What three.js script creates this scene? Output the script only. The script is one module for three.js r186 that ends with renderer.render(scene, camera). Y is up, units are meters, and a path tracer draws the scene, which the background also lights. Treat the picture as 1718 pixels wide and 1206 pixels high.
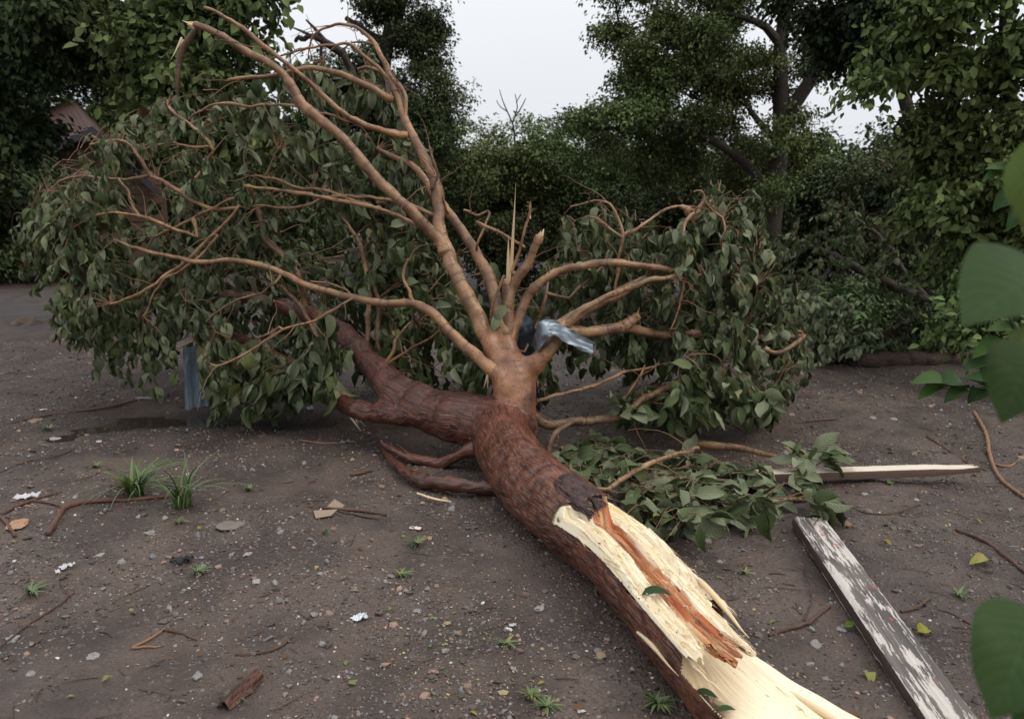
import * as THREE from 'three';
import { mergeGeometries } from 'three/addons/utils/BufferGeometryUtils.js';
import { ImprovedNoise } from 'three/addons/math/ImprovedNoise.js';

// ---------------------------------------------------------------- camera, sky, sun, exposure
const FPX = 1300, HOR = 380, EYE = 1.55;                 // focal length and horizon row for a 1718 x 1206 frame
const PITCH = Math.atan((603 - HOR) / FPX), CP = Math.cos(PITCH), SP = Math.sin(PITCH);
const scene = new THREE.Scene();
const camera = new THREE.PerspectiveCamera(2 * Math.atan(603 / FPX) * 180 / Math.PI, 1718 / 1206, 0.05, 400);
camera.position.set(0, EYE, 0);
camera.rotation.x = -PITCH;
camera.focus = 3.7;
camera.userData.fStop = 3.5;

const renderer = new THREE.WebGLRenderer({ antialias: true });
renderer.toneMapping = THREE.LinearToneMapping;
renderer.toneMappingExposure = 1.0;
renderer.shadowMap.enabled = true;
{ // overcast sky: a grey-white dome a little brighter overhead
  const w = 64, h = 32, d = new Float32Array(w * h * 4);
  for (let y = 0; y < h; y++) {
    const el = Math.sin(((y + 0.5) / h - 0.5) * Math.PI), up = Math.max(el, 0);
    const L = 0.77 + 1.0 * Math.pow(up, 1.4);
    for (let x = 0; x < w; x++) {
      const i = (y * w + x) * 4;
      const cl = 1 + 0.05 * up * (Math.sin(x * 0.59 + y * 0.8) + Math.sin(x * 0.196 * 5 - y * 1.7));
      d[i] = cl * L * 0.985; d[i + 1] = cl * L * 1.012; d[i + 2] = cl * L * 1.055; d[i + 3] = 1;
    }
  }
  const t = new THREE.DataTexture(d, w, h, THREE.RGBAFormat, THREE.FloatType);
  t.mapping = THREE.EquirectangularReflectionMapping;
  t.magFilter = t.minFilter = THREE.LinearFilter; t.needsUpdate = true;
  scene.background = t; scene.environment = t;
}
const sun = new THREE.DirectionalLight(0xfff1df, 1.5);
sun.position.set(10, 13, 1); sun.target.position.set(0, 0, -5);
sun.shadow.radius = 45; sun.castShadow = true;
Object.assign(sun.shadow.camera, { left: -15, right: 15, top: 15, bottom: -15, near: 1, far: 60 });
sun.shadow.mapSize.set(2048, 2048);
scene.add(sun, sun.target);

// ---------------------------------------------------------------- helpers
const V = (x, y, z) => new THREE.Vector3(x, y, z);
const NO = new ImprovedNoise(), n3 = (x, y, z) => NO.noise(x, y, z);
const fbm = (x, y, z, o = 4) => { let s = 0, a = 0.5; for (let i = 0; i < o; i++) { s += a * n3(x, y, z); x = x * 2.03 + 7.1; y = y * 2.03 + 3.7; z = z * 2.03 + 1.3; a *= 0.5; } return s; };
function rngOf(seed) { let a = seed >>> 0; return () => { a = (a + 0x6d2b79f5) | 0; let t = Math.imul(a ^ (a >>> 15), 1 | a); t = (t + Math.imul(t ^ (t >>> 7), 61 | t)) ^ t; return ((t ^ (t >>> 14)) >>> 0) / 4294967296; }; }
const clamp = (x, a, b) => Math.min(b, Math.max(a, x)), lerp = (a, b, t) => a + (b - a) * t, sst = (a, b, x) => { const t = clamp((x - a) / (b - a), 0, 1); return t * t * (3 - 2 * t); };
// a sight line through a place of the photograph, met at a distance in front of the camera, or with a height above the ground
const sight = (px, py) => { const cx = (px - 859) / FPX, cy = (603 - py) / FPX; return V(cx, cy * CP - SP, -(CP + cy * SP)); };
const P = (px, py, D) => { const d = sight(px, py); const k = D / -d.z; return V(d.x * k, EYE + d.y * k, -D); };
const G = (px, py, h = 0) => { const d = sight(px, py); const k = (h - EYE) / d.y; return V(d.x * k, h, d.z * k); };
const pxr = (p, r) => r * ((EYE - p.y) * SP - p.z * CP) / FPX;                 // size there of r pixels
const toPx = (p) => { const y = p.y - EYE, f = -y * SP - p.z * CP; return [859 + FPX * p.x / f, 603 - FPX * (y * CP - p.z * SP) / f, f]; };

const used = {};
function numbered(n) { const k = used[n] = (used[n] ?? -1) + 1; return k ? n + '_' + String(k).padStart(3, '0') : n; }
function tag(o, label, category, group) { o.userData.label = label; o.userData.category = category; if (group) o.userData.group = group; return o; }
function thing(name, label, category, pos = V(0, 0, 0), group) {
  const o = new THREE.Group(); o.name = numbered(name); o.position.copy(pos); scene.add(o);
  return tag(o, label, category, group);
}
function part(name, geo, mat, parent, kind) {
  const m = new THREE.Mesh(geo, mat); m.name = name; m.castShadow = m.receiveShadow = true; parent.add(m);
  if (kind) m.userData.kind = kind;
  return m;
}
function single(name, label, category, geo, mat, group) { const m = part(numbered(name), geo, mat, scene); return tag(m, label, category, group); }
function struct(name, geo, mat) { const m = part(numbered(name), geo, mat, scene); m.userData.kind = 'structure'; return m; }
function copies(name, geo, mat, list, parent, kind = 'stuff') {   // list of {m: Matrix4, c: Color}
  const im = new THREE.InstancedMesh(geo, mat, list.length); im.name = name; im.castShadow = im.receiveShadow = true;
  list.forEach((e, i) => { im.setMatrixAt(i, e.m); if (e.c) im.setColorAt(i, e.c); });
  if (kind) im.userData.kind = kind;
  parent.add(im); return im;
}
const col = (r, g, b) => new THREE.Color().setRGB(r, g, b);
function shiftGeo(g, o) { return g.translate(-o.x, -o.y, -o.z); }

// smooth curve through points [Vector3], with radii; returns {p, r}
function curve(pts, rad, step = 0.05) {
  if (pts.length < 2) return { p: pts, r: rad };
  const c = new THREE.CatmullRomCurve3(pts, false, 'centripetal'), L = c.getLength(), n = Math.max(3, Math.ceil(L / step));
  const p = [], r = [];
  const cum = [0]; for (let i = 1; i < pts.length; i++) cum.push(cum[i - 1] + pts[i].distanceTo(pts[i - 1]));
  for (let i = 0; i <= n; i++) {
    const t = i / n * (pts.length - 1), k = Math.min(pts.length - 2, Math.floor(t)), f = t - k;
    p.push(c.getPoint(i / n)); r.push(lerp(rad[k], rad[k + 1], f));
  }
  return { p, r };
}
// a tube along points with radii; uv in metres; wob roughens it; closed with rounded ends
function tube(p, r, seg = 8, wob = 0, seed = 0, color = null) {
  const n = p.length, pos = [], uv = [], idx = [], cols = [];
  let T = V(0, 0, 0), N = V(0, 0, 0), prev = null, s = 0; const B = V(0, 0, 0), q = V(0, 0, 0);
  const rings = [];
  for (let i = 0; i < n; i++) {
    const a = p[Math.max(0, i - 1)], b = p[Math.min(n - 1, i + 1)];
    T = b.clone().sub(a).normalize();
    if (!prev) { N = Math.abs(T.y) < 0.9 ? V(0, 1, 0) : V(1, 0, 0); N.sub(T.clone().multiplyScalar(N.dot(T))).normalize(); }
    else { N.sub(T.clone().multiplyScalar(N.dot(T))).normalize(); }
    prev = T; B.crossVectors(T, N);
    if (i) s += p[i].distanceTo(p[i - 1]);
    for (let j = 0; j <= seg; j++) {
      const th = j / seg * Math.PI * 2, jj = j % seg, ct = Math.cos(jj / seg * Math.PI * 2), st = Math.sin(jj / seg * Math.PI * 2);
      let rr = r[i];
      if (wob) rr *= 1 + wob * (n3(p[i].x * 9 + ct * 0.9 + seed, p[i].y * 9 + st * 0.9, p[i].z * 9) + 0.6 * n3(s * 22 + seed, ct * 1.3, st * 1.3));
      q.copy(p[i]).addScaledVector(N, ct * rr).addScaledVector(B, st * rr);
      pos.push(q.x, q.y, q.z); uv.push(j / seg * Math.max(1, Math.round(r[0] * 6.283 / 0.25)) * 0.25, s);
      if (color) { const c = color(i / (n - 1), th, q); cols.push(c[0], c[1], c[2]); }
    }
  }
  const w = seg + 1;
  for (let i = 0; i < n - 1; i++) for (let j = 0; j < seg; j++) { const a = i * w + j, b = a + 1, c = a + w, d = c + 1; idx.push(a, b, c, b, d, c); }
  for (const [e, dir] of [[0, -1], [n - 1, 1]]) {   // caps
    const k = pos.length / 3, t = p[e].clone().sub(p[e === 0 ? 1 : n - 2]).normalize();
    q.copy(p[e]).addScaledVector(t, r[e] * 0.5); pos.push(q.x, q.y, q.z); uv.push(0.5, e ? s : 0);
    if (color) { const c = color(e ? 1 : 0, 0, q); cols.push(c[0], c[1], c[2]); }
    for (let j = 0; j < seg; j++) { const a = e * w + j, b = a + 1; if (dir < 0) idx.push(k, b, a); else idx.push(k, a, b); }
  }
  const g = new THREE.BufferGeometry();
  g.setAttribute('position', new THREE.Float32BufferAttribute(pos, 3)); g.setAttribute('uv', new THREE.Float32BufferAttribute(uv, 2));
  if (color) g.setAttribute('color', new THREE.Float32BufferAttribute(cols, 3));
  g.setIndex(idx); g.computeVertexNormals();
  // weld the seam's normals
  const N_ = g.attributes.normal;
  for (let i = 0; i < n; i++) { const a = i * w, b = a + seg; const x = N_.getX(a) + N_.getX(b), y = N_.getY(a) + N_.getY(b), z = N_.getZ(a) + N_.getZ(b), l = Math.hypot(x, y, z) || 1; N_.setXYZ(a, x / l, y / l, z / l); N_.setXYZ(b, x / l, y / l, z / l); }
  return g;
}
// "px,py,D,r px,py,D,r ..." -> smooth curve
function limbFrom(text, step = 0.05) {
  const pts = [], rad = [];
  for (const t of text.trim().split(/\s+/)) { const [a, b, c, d] = t.split(',').map(Number); const q = P(a, b, c); pts.push(q); rad.push(pxr(q, d)); }
  return curve(pts, rad, step);
}
const groundFrom = (text, h, step = 0.04) => { const pts = [], rad = []; for (const t of text.trim().split(/\s+/)) { const [a, b, d] = t.split(',').map(Number); const q = G(a, b, 0); const r = pxr(q, d); q.y = gh(q.x, q.z) + r * 0.7 + (h || 0); pts.push(q); rad.push(r); } return curve(pts, rad, step); };

// ---------------------------------------------------------------- textures
const H2 = (x, y, s) => { let h = Math.imul(x, 374761393) ^ Math.imul(y, 668265263) ^ Math.imul(s, 2246822519); h = Math.imul(h ^ (h >>> 13), 1274126177); return ((h ^ (h >>> 16)) >>> 0) / 4294967296; };
function pn(x, y, px, py, s = 0) {  // value noise that repeats after px, py
  const x0 = Math.floor(x), y0 = Math.floor(y), fx = x - x0, fy = y - y0, u = fx * fx * (3 - 2 * fx), v = fy * fy * (3 - 2 * fy);
  const m = (a, b) => ((a % b) + b) % b, xa = m(x0, px), xb = m(x0 + 1, px), ya = m(y0, py), yb = m(y0 + 1, py);
  return lerp(lerp(H2(xa, ya, s), H2(xb, ya, s), u), lerp(H2(xa, yb, s), H2(xb, yb, s), u), v);
}
function pf(u, v, px, py, o = 4, s = 0) { let a = 0.5, r = 0, t = 0; for (let i = 0; i < o; i++) { r += a * pn(u * px, v * py, px, py, s + i); t += a; px *= 2; py *= 2; a *= 0.55; } return r / t; }
const enc = (x) => Math.round(255 * clamp(x <= 0.0031308 ? x * 12.92 : 1.055 * Math.pow(x, 1 / 2.4) - 0.055, 0, 1));
function tex(w, h, f, { data = false, rep = [1, 1] } = {}) {   // f(u, v) -> [r, g, b] linear, or a number for data
  const d = new Uint8Array(w * h * 4);
  for (let y = 0; y < h; y++) for (let x = 0; x < w; x++) {
    const i = (y * w + x) * 4, c = f((x + 0.5) / w, (y + 0.5) / h);
    if (data) d[i] = d[i + 1] = d[i + 2] = Math.round(255 * clamp(c, 0, 1)); else { d[i] = enc(c[0]); d[i + 1] = enc(c[1]); d[i + 2] = enc(c[2]); }
    d[i + 3] = 255;
  }
  const t = new THREE.DataTexture(d, w, h); t.wrapS = t.wrapT = THREE.RepeatWrapping; t.magFilter = THREE.LinearFilter; t.minFilter = THREE.LinearMipmapLinearFilter;
  if (!data) t.colorSpace = THREE.SRGBColorSpace; t.repeat.set(...rep); t.needsUpdate = true; return t;
}
const mix3 = (a, b, t) => [lerp(a[0], b[0], t), lerp(a[1], b[1], t), lerp(a[2], b[2], t)];
const std = (o) => new THREE.MeshStandardMaterial(o), phy = (o) => new THREE.MeshPhysicalMaterial(o);

// bark of the old trunk: long interlaced ridges, wet, red-brown (tile 0.5 m)
const barkH = (u, v) => {
  const wx = u + 0.12 * (pf(u, v, 4, 3, 3, 11) - 0.5), wy = v + 0.05 * (pf(u, v, 5, 4, 2, 17) - 0.5);
  const a = 1 - Math.abs(2 * pn(wx * 22, wy * 6, 22, 6, 1) - 1), b = 1 - Math.abs(2 * pn(wx * 40, wy * 9, 40, 9, 2) - 1);
  return clamp(0.5 * a + 0.28 * b + 0.3 * (pf(u, v, 60, 30, 3, 5) - 0.3), 0, 1);
};
const barkMap = tex(512, 512, (u, v) => {
  const h = barkH(u, v), k = pf(u, v, 6, 4, 4, 31), o = pf(u, v, 18, 10, 3, 44);
  let c = mix3([0.06, 0.028, 0.022], [0.175, 0.079, 0.052], sst(0.2, 0.8, h));
  c = mix3(c, [0.25, 0.115, 0.066], sst(0.5, 0.75, k) * 0.5); c = mix3(c, [0.06, 0.03, 0.024], sst(0.6, 0.85, o) * 0.25);
  return c;
}, { rep: [2, 2] });
const barkBump = tex(512, 512, barkH, { data: true, rep: [2, 2] });
// bark of the young shoots: smooth orange-brown with rings and lenticels (tile 0.25 m round, 0.5 m along)
const shootH = (u, v) => { const ring = pn(0, v * 26, 1, 26, 3); return 0.5 + 0.25 * (pf(u, v, 16, 24, 4, 6) - 0.5) + 0.25 * sst(0.8, 1, ring) - 0.4 * sst(0.78, 0.95, pn(u * 14, v * 60, 14, 60, 8)); };
const shootMap = tex(256, 512, (u, v) => {
  const k = pf(u, v, 3, 6, 4, 71), r = pn(0, v * 26, 1, 26, 3), l = pn(u * 14, v * 60, 14, 60, 8);
  let c = mix3([0.14, 0.07, 0.034], [0.32, 0.183, 0.088], sst(0.28, 0.72, k)); const w = pf(u, v, 10, 5, 3, 19); c = mix3(c, [0.34, 0.245, 0.14], 0.55 * sst(0.55, 0.75, w));
  c = mix3(c, [0.09, 0.042, 0.026], 0.75 * sst(0.75, 0.97, r)); c = mix3(c, [0.08, 0.04, 0.026], 0.8 * sst(0.8, 0.95, l));
  return c;
}, { rep: [4, 2] });
const shootBump = tex(256, 512, shootH, { data: true, rep: [4, 2] });
const M = {};
M.bark = std({ map: barkMap, color: col(0.74, 0.66, 0.62), bumpMap: barkBump, bumpScale: 0.007, roughness: 0.34, vertexColors: true });
M.shoot = std({ map: shootMap, bumpMap: shootBump, bumpScale: 0.004, roughness: 0.5, vertexColors: true });
M.fork = std({ color: col(0.25, 0.118, 0.06), bumpMap: shootBump, bumpScale: 0.006, roughness: 0.42, vertexColors: true });
M.dark = std({ map: barkMap, bumpMap: barkBump, bumpScale: 0.01, roughness: 0.75, color: col(0.24, 0.27, 0.28) });
M.twig = std({ color: col(0.14, 0.075, 0.04), roughness: 0.7 });
M.twigDry = std({ color: col(0.12, 0.065, 0.042), roughness: 0.75 });
M.chipwood = std({ color: col(0.66, 0.52, 0.32), roughness: 0.7 });
// ---------------------------------------------------------------- ground
const PUD = G(285, 706), PUD2 = G(520, 712);
const pud = (x, z) => Math.exp(-(((x - PUD.x) / 0.75) ** 2 + ((z - PUD.z) / 0.3) ** 2)) + 0.55 * Math.exp(-(((x - PUD2.x) / 0.45) ** 2 + ((z - PUD2.z) / 0.22) ** 2));
function gh(x, z) {
  const far = sst(12, 30, Math.hypot(x, z));
  return 0.05 * n3(x * 0.45 + 3.3, 0.5, z * 0.45) + 0.028 * n3(x * 1.4, 2.5, z * 1.4 + 9) + 0.014 * n3(x * 4.1, 4.5, z * 4.1) + 0.012 * n3(x * 1.1 + z * 0.7, 7.5, z * 5 - x * 3) + (1 - far) * 0.006 * (n3(x * 13, 6.5, z * 13) + 0.5 * n3(x * 27, 3.5, z * 27)) - 0.042 * pud(x, z) + far * 0.3 * n3(x * 0.08, 9.5, z * 0.08);
}
{
  const nx = 420, nz = 440, g = new THREE.PlaneGeometry(1, 1, nx, nz), p = g.attributes.position, uv = g.attributes.uv, c = new Float32Array(p.count * 3);
  const wp = (t, R, b) => R * Math.sinh(b * t) / Math.sinh(b);
  for (let i = 0; i < p.count; i++) {
    const x = wp(p.getX(i) * 2, 90, 5), z = -3.6 + wp(-p.getY(i) * 2, 110, 5.2);
    const y = gh(x, z) + 0.004 * n3(x * 31, 1.5, z * 31);
    p.setXYZ(i, x, y, z); uv.setXY(i, x, z);
    const k = fbm(x * 0.5 + 11, 3.1, z * 0.5, 4), m = fbm(x * 2.1, 8.1, z * 2.1 + 4, 3), wet = clamp(pud(x, z) * 1.9 + sst(0.12, 0.4, fbm(x * 0.8 + 5, 1.7, z * 0.8, 3)) * 0.5, 0, 1);
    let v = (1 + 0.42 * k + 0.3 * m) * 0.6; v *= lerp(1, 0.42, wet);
    const leftness = sst(-0.5, -4.5, x + 0.25 * z + 2), far = sst(6, 16, -z);   // tree shade painted into the soil colour, darker and browner left and far
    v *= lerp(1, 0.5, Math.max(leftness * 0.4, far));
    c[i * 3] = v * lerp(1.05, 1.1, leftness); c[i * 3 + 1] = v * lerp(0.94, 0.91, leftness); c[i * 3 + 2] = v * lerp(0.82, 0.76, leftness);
  }
  g.setAttribute('color', new THREE.BufferAttribute(c, 3)); g.computeVertexNormals();
  const hh = (u, v) => { const s = pn(u * 150, v * 150, 150, 150, 4), t = pn(u * 75, v * 75, 75, 75, 5); return clamp(0.34 * pf(u, v, 10, 10, 5, 2) + 0.35 * sst(0.55, 0.95, s) + 0.36 * sst(0.66, 0.98, t) + 0.12 * pn(u * 400, v * 400, 400, 400, 9), 0, 1); };
  const map = tex(1024, 1024, (u, v) => {
    const a = pf(u, v, 8, 8, 5, 51), s = pn(u * 150, v * 150, 150, 150, 4), t = pn(u * 75, v * 75, 75, 75, 5), f = pn(u * 330, v * 330, 330, 330, 9), hue = pn(u * 90, v * 90, 90, 90, 13);
    let c = mix3([0.058, 0.043, 0.038], [0.128, 0.1, 0.09], sst(0.25, 0.75, a));
    c = mix3(c, hue > 0.6 ? [0.17, 0.155, 0.15] : [0.13, 0.095, 0.08], 0.55 * sst(0.62, 0.95, s)); c = mix3(c, [0.185, 0.165, 0.155], 0.5 * sst(0.74, 0.98, t));
    c = mix3(c, [0.04, 0.032, 0.03], 0.6 * sst(0.6, 0.95, 1 - f)); if (f > 0.955) c = mix3(c, [0.5, 0.47, 0.43], 0.7);
    return c;
  }, { rep: [0.55, 0.55] });
  const rough = tex(256, 256, (u, v) => 0.5 + 0.5 * pf(u, v, 6, 6, 5, 91), { data: true, rep: [0.37, 0.37] });
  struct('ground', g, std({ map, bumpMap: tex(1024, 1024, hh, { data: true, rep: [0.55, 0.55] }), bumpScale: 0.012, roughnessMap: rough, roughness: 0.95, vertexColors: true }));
  // standing rain water in the hollows
  const w = new THREE.PlaneGeometry(3.2, 1.3, 30, 14).rotateX(-Math.PI / 2); w.translate(PUD.x + 0.35, gh(PUD.x, PUD.z) + 0.017, PUD.z);
  struct('puddle', w, phy({ color: col(0.035, 0.026, 0.02), roughness: 0.06, ior: 1.33, transparent: true, opacity: 0.72 }));
}
// ---------------------------------------------------------------- the fallen tree: trunk
const tree = thing('fallen_tree', 'large fallen tree with torn pale trunk end and drooping leafy crown across the bare ground', 'tree', G(845, 800));
const TO = tree.position.clone(); TO.y = 0; tree.position.y = 0;
const own = (g) => shiftGeo(g, TO);
const trunkPts = [], trunkRad = [];
for (const [a, b, h, r] of [[838, 690, .30, .13], [842, 735, .25, .178], [881, 800, .2, .183], [953, 861, .19, .18], [1037, 920, .185, .18], [1112, 998, .175, .178], [1186, 1076, .168, .185], [1277, 1158, .17, .208], [1382, 1240, .17, .225], [1500, 1330, .17, .23]]) { const q = G(a, b, h); trunkPts.push(q); trunkRad.push(r); }
const trunk = curve(trunkPts, trunkRad, 0.04);
const NECK = limbFrom('846,735,4.86,43.7 858,700,4.88,38.6 866,665,4.9,33.6 864,635,4.92,30.2 862,612,4.94,21.8', 0.05);
const L1 = limbFrom('850,722,4.85,50 790,703,4.95,44 725,690,5.1,37 665,655,5.3,29 622,607,5.5,18.8 578,562,5.8,16.4 522,530,6.1,14.6 440,506,6.5,11.6 360,488,7,7.3 300,470,7.4,3.6', 0.05);
const L1B = limbFrom('720,692,5.1,18.6 655,694,5.15,16.9 598,688,5.3,14.8 545,662,5.6,12.1 500,622,5.95,9.8 440,585,6.4,7.1 390,560,6.8,4.4', 0.05);
const thin = (L, k = 0.72) => { L.r = L.r.map((r) => r * k); return L; };
const LA = thin(limbFrom('852,650,4.9,30 832,598,4.98,21 795,520,5.1,18 766,462,5.2,17 746,412,5.3,16 737,380,5.35,15', 0.05));
const LB = thin(limbFrom('860,640,4.95,30 855,590,5,21 846,555,5.05,18 836,515,5.15,15 818,462,5.3,14 796,420,5.4,12 770,380,5.5,11 748,350,5.6,10 722,318,5.7,9 700,285,5.8,8 660,262,5.9,6 632,250,6,4', 0.05));
const LC = thin(limbFrom('856,600,5.0,17 853,545,5.05,15 852,500,5.1,13 850,470,5.12,12', 0.05));
const LE = thin(limbFrom('872,640,4.95,28 900,608,4.9,22 926,577,4.92,18 940,552,5,16', 0.05));
const LF = thin(limbFrom('862,668,4.85,30 838,632,4.85,17 792,590,4.9,14 750,553,4.95,12 718,518,5,11 690,508,5.05,10 640,508,5.1,9 590,499,5.2,9 540,486,5.3,8 490,466,5.4,7 440,446,5.5,7 400,437,5.6,6 345,440,5.7,6 300,433,5.8,5 230,416,6,4 190,402,6.1,2', 0.05));

// an even skin over several limbs: a sampled distance field, meshed by surface nets
function skin(limbs, cell, k, lo, hi) {
  const nx = Math.ceil((hi.x - lo.x) / cell), ny = Math.ceil((hi.y - lo.y) / cell), nz = Math.ceil((hi.z - lo.z) / cell), S = new Float32Array(nx * ny * nz);
  const dist = (L, x, y, z) => {
    let best = 1e9;
    for (let i = 0; i < L.p.length - 1; i++) {
      const a = L.p[i], b = L.p[i + 1], ux = b.x - a.x, uy = b.y - a.y, uz = b.z - a.z, t = clamp(((x - a.x) * ux + (y - a.y) * uy + (z - a.z) * uz) / (ux * ux + uy * uy + uz * uz), 0, 1);
      const d = Math.hypot(x - a.x - ux * t, y - a.y - uy * t, z - a.z - uz * t) - lerp(L.r[i], L.r[i + 1], t);
      if (d < best) best = d;
    }
    return best;
  };
  for (const L of limbs) {
    for (let s = 0; s < L.p.length - 1; s += 3) {   // short stretches, each within its own box
      const e = Math.min(L.p.length - 1, s + 3); L.seen ??= new Map();
      let a = V(1e9, 1e9, 1e9), b = V(-1e9, -1e9, -1e9), m = 0;
      for (let i = s; i <= e; i++) { a.min(L.p[i]); b.max(L.p[i]); m = Math.max(m, L.r[i]); }
      m += 0.09;
      const i0 = Math.max(0, Math.floor((a.x - m - lo.x) / cell)), i1 = Math.min(nx - 1, Math.ceil((b.x + m - lo.x) / cell)), j0 = Math.max(0, Math.floor((a.y - m - lo.y) / cell)), j1 = Math.min(ny - 1, Math.ceil((b.y + m - lo.y) / cell)), k0 = Math.max(0, Math.floor((a.z - m - lo.z) / cell)), k1 = Math.min(nz - 1, Math.ceil((b.z + m - lo.z) / cell));
      const sub = { p: L.p.slice(s, e + 1), r: L.r.slice(s, e + 1) };
      for (let kk = k0; kk <= k1; kk++) for (let j = j0; j <= j1; j++) for (let i = i0; i <= i1; i++) {
        const d = dist(sub, lo.x + i * cell, lo.y + j * cell, lo.z + kk * cell); if (d > 0.09) continue;
        const n = (kk * ny + j) * nx + i, old = L.seen.get(n);
        if (old === undefined || d < old) L.seen.set(n, d);
      }
    }
    for (const [n, d] of L.seen) S[n] += Math.exp(-k * d);
    delete L.seen;
  }
  const f = (n) => (S[n] > 0 ? -Math.log(S[n]) / k : 0.1), F = new Float32Array(S.length);
  for (let n = 0; n < S.length; n++) F[n] = Math.min(0.1, f(n));
  const at = new Map(), vert = [], tri = [], nor = [];
  const sx = 1, sy = nx, sz = nx * ny;
  const corners = [0, sx, sy, sx + sy, sz, sx + sz, sy + sz, sx + sy + sz], off = [[0, 0, 0], [1, 0, 0], [0, 1, 0], [1, 1, 0], [0, 0, 1], [1, 0, 1], [0, 1, 1], [1, 1, 1]];
  const edges = [[0, 1], [2, 3], [4, 5], [6, 7], [0, 2], [1, 3], [4, 6], [5, 7], [0, 4], [1, 5], [2, 6], [3, 7]];
  for (let z = 0; z < nz - 1; z++) for (let y = 0; y < ny - 1; y++) for (let x = 0; x < nx - 1; x++) {
    const n = (z * ny + y) * nx + x; let m = 0;
    for (let c = 0; c < 8; c++) if (F[n + corners[c]] < 0) m |= 1 << c;
    if (!m || m === 255) continue;
    let px = 0, py = 0, pz = 0, q = 0;
    for (const [a, b] of edges) { const A = m >> a & 1, B = m >> b & 1; if (A === B) continue; const fa = F[n + corners[a]], fb = F[n + corners[b]], t = fa / (fa - fb); px += lerp(off[a][0], off[b][0], t); py += lerp(off[a][1], off[b][1], t); pz += lerp(off[a][2], off[b][2], t); q++; }
    px /= q; py /= q; pz /= q;
    const g = (o) => lerp(lerp(lerp(F[n], F[n + sx], px), lerp(F[n + sy], F[n + sx + sy], px), py), lerp(lerp(F[n + sz], F[n + sx + sz], px), lerp(F[n + sy + sz], F[n + sx + sy + sz], px), py), pz);
    const gx = lerp(lerp(F[n + sx] - F[n], F[n + sx + sy] - F[n + sy], py), lerp(F[n + sx + sz] - F[n + sz], F[n + sx + sy + sz] - F[n + sy + sz], py), pz);
    const gy = lerp(lerp(F[n + sy] - F[n], F[n + sx + sy] - F[n + sx], px), lerp(F[n + sy + sz] - F[n + sz], F[n + sx + sy + sz] - F[n + sx + sz], px), pz);
    const gz = lerp(lerp(F[n + sz] - F[n], F[n + sx + sz] - F[n + sx], px), lerp(F[n + sy + sz] - F[n + sy], F[n + sx + sy + sz] - F[n + sx + sy], px), py);
    const l = Math.hypot(gx, gy, gz) || 1;
    at.set(n, vert.length); vert.push(V(lo.x + (x + px) * cell, lo.y + (y + py) * cell, lo.z + (z + pz) * cell)); nor.push(V(gx / l, gy / l, gz / l));
  }
  for (const n of at.keys()) {
    for (const [d, u, v] of [[sx, sy, sz], [sy, sz, sx], [sz, sx, sy]]) {
      const A = F[n] < 0, B = F[n + d] < 0; if (A === B) continue;
      const q = [at.get(n), at.get(n - u), at.get(n - u - v), at.get(n - v)]; if (q.some((e) => e === undefined)) continue;
      if (A) tri.push(q[0], q[1], q[2], q[0], q[2], q[3]); else tri.push(q[0], q[2], q[1], q[0], q[3], q[2]);
    }
  }
  return { vert, nor, tri };
}
// nearest place on a limb: which, how far along, and the frame there
function frames(L) {
  L.s = [0]; for (let i = 1; i < L.p.length; i++) L.s.push(L.s[i - 1] + L.p[i].distanceTo(L.p[i - 1]));
  L.T = []; L.N = []; L.B = []; let N = V(0, 1, 0);
  for (let i = 0; i < L.p.length; i++) {
    const T = L.p[Math.min(L.p.length - 1, i + 1)].clone().sub(L.p[Math.max(0, i - 1)]).normalize();
    if (i === 0 && Math.abs(T.y) > 0.8) N = V(0, 0, 1);
    N = N.clone().addScaledVector(T, -N.dot(T)).normalize(); L.T.push(T); L.N.push(N); L.B.push(T.clone().cross(N));
  }
  return L;
}
function nearOn(L, q) {
  let best = 1e9, at = null;
  for (let i = 0; i < L.p.length - 1; i++) {
    const a = L.p[i], b = L.p[i + 1], ux = b.x - a.x, uy = b.y - a.y, uz = b.z - a.z, t = clamp(((q.x - a.x) * ux + (q.y - a.y) * uy + (q.z - a.z) * uz) / (ux * ux + uy * uy + uz * uz), 0, 1);
    const dx = q.x - a.x - ux * t, dy = q.y - a.y - uy * t, dz = q.z - a.z - uz * t, d = Math.hypot(dx, dy, dz) - lerp(L.r[i], L.r[i + 1], t);
    if (d < best) { best = d; at = { d, i, t, s: lerp(L.s[i], L.s[i + 1], t), w: V(dx, dy, dz) }; }
  }
  if (at) { const N = L.N[at.i], B = L.B[at.i]; at.n = at.w.dot(N); at.b = at.w.dot(B); at.a = Math.atan2(at.b, at.n); }
  return at;
}
for (const L of [L1, L1B, LA, LB, LE, LF]) L.p.forEach((p, i) => { const w = Math.min(1, i / 6) * (L === L1 || L === L1B ? 0.022 : 0.013); p.add(V(n3(p.x * 8, p.y * 8, p.z * 8 + 5), n3(p.x * 8 + 7, p.y * 8, p.z * 8), n3(p.x * 8, p.y * 8 + 3, p.z * 8)).multiplyScalar(w)); L.r[i] *= 1 + 0.16 * n3(i * 0.55, L.p.length, 3); });
[trunk, NECK, L1, L1B, LA, LB, LC, LE, LF].forEach(frames);
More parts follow.
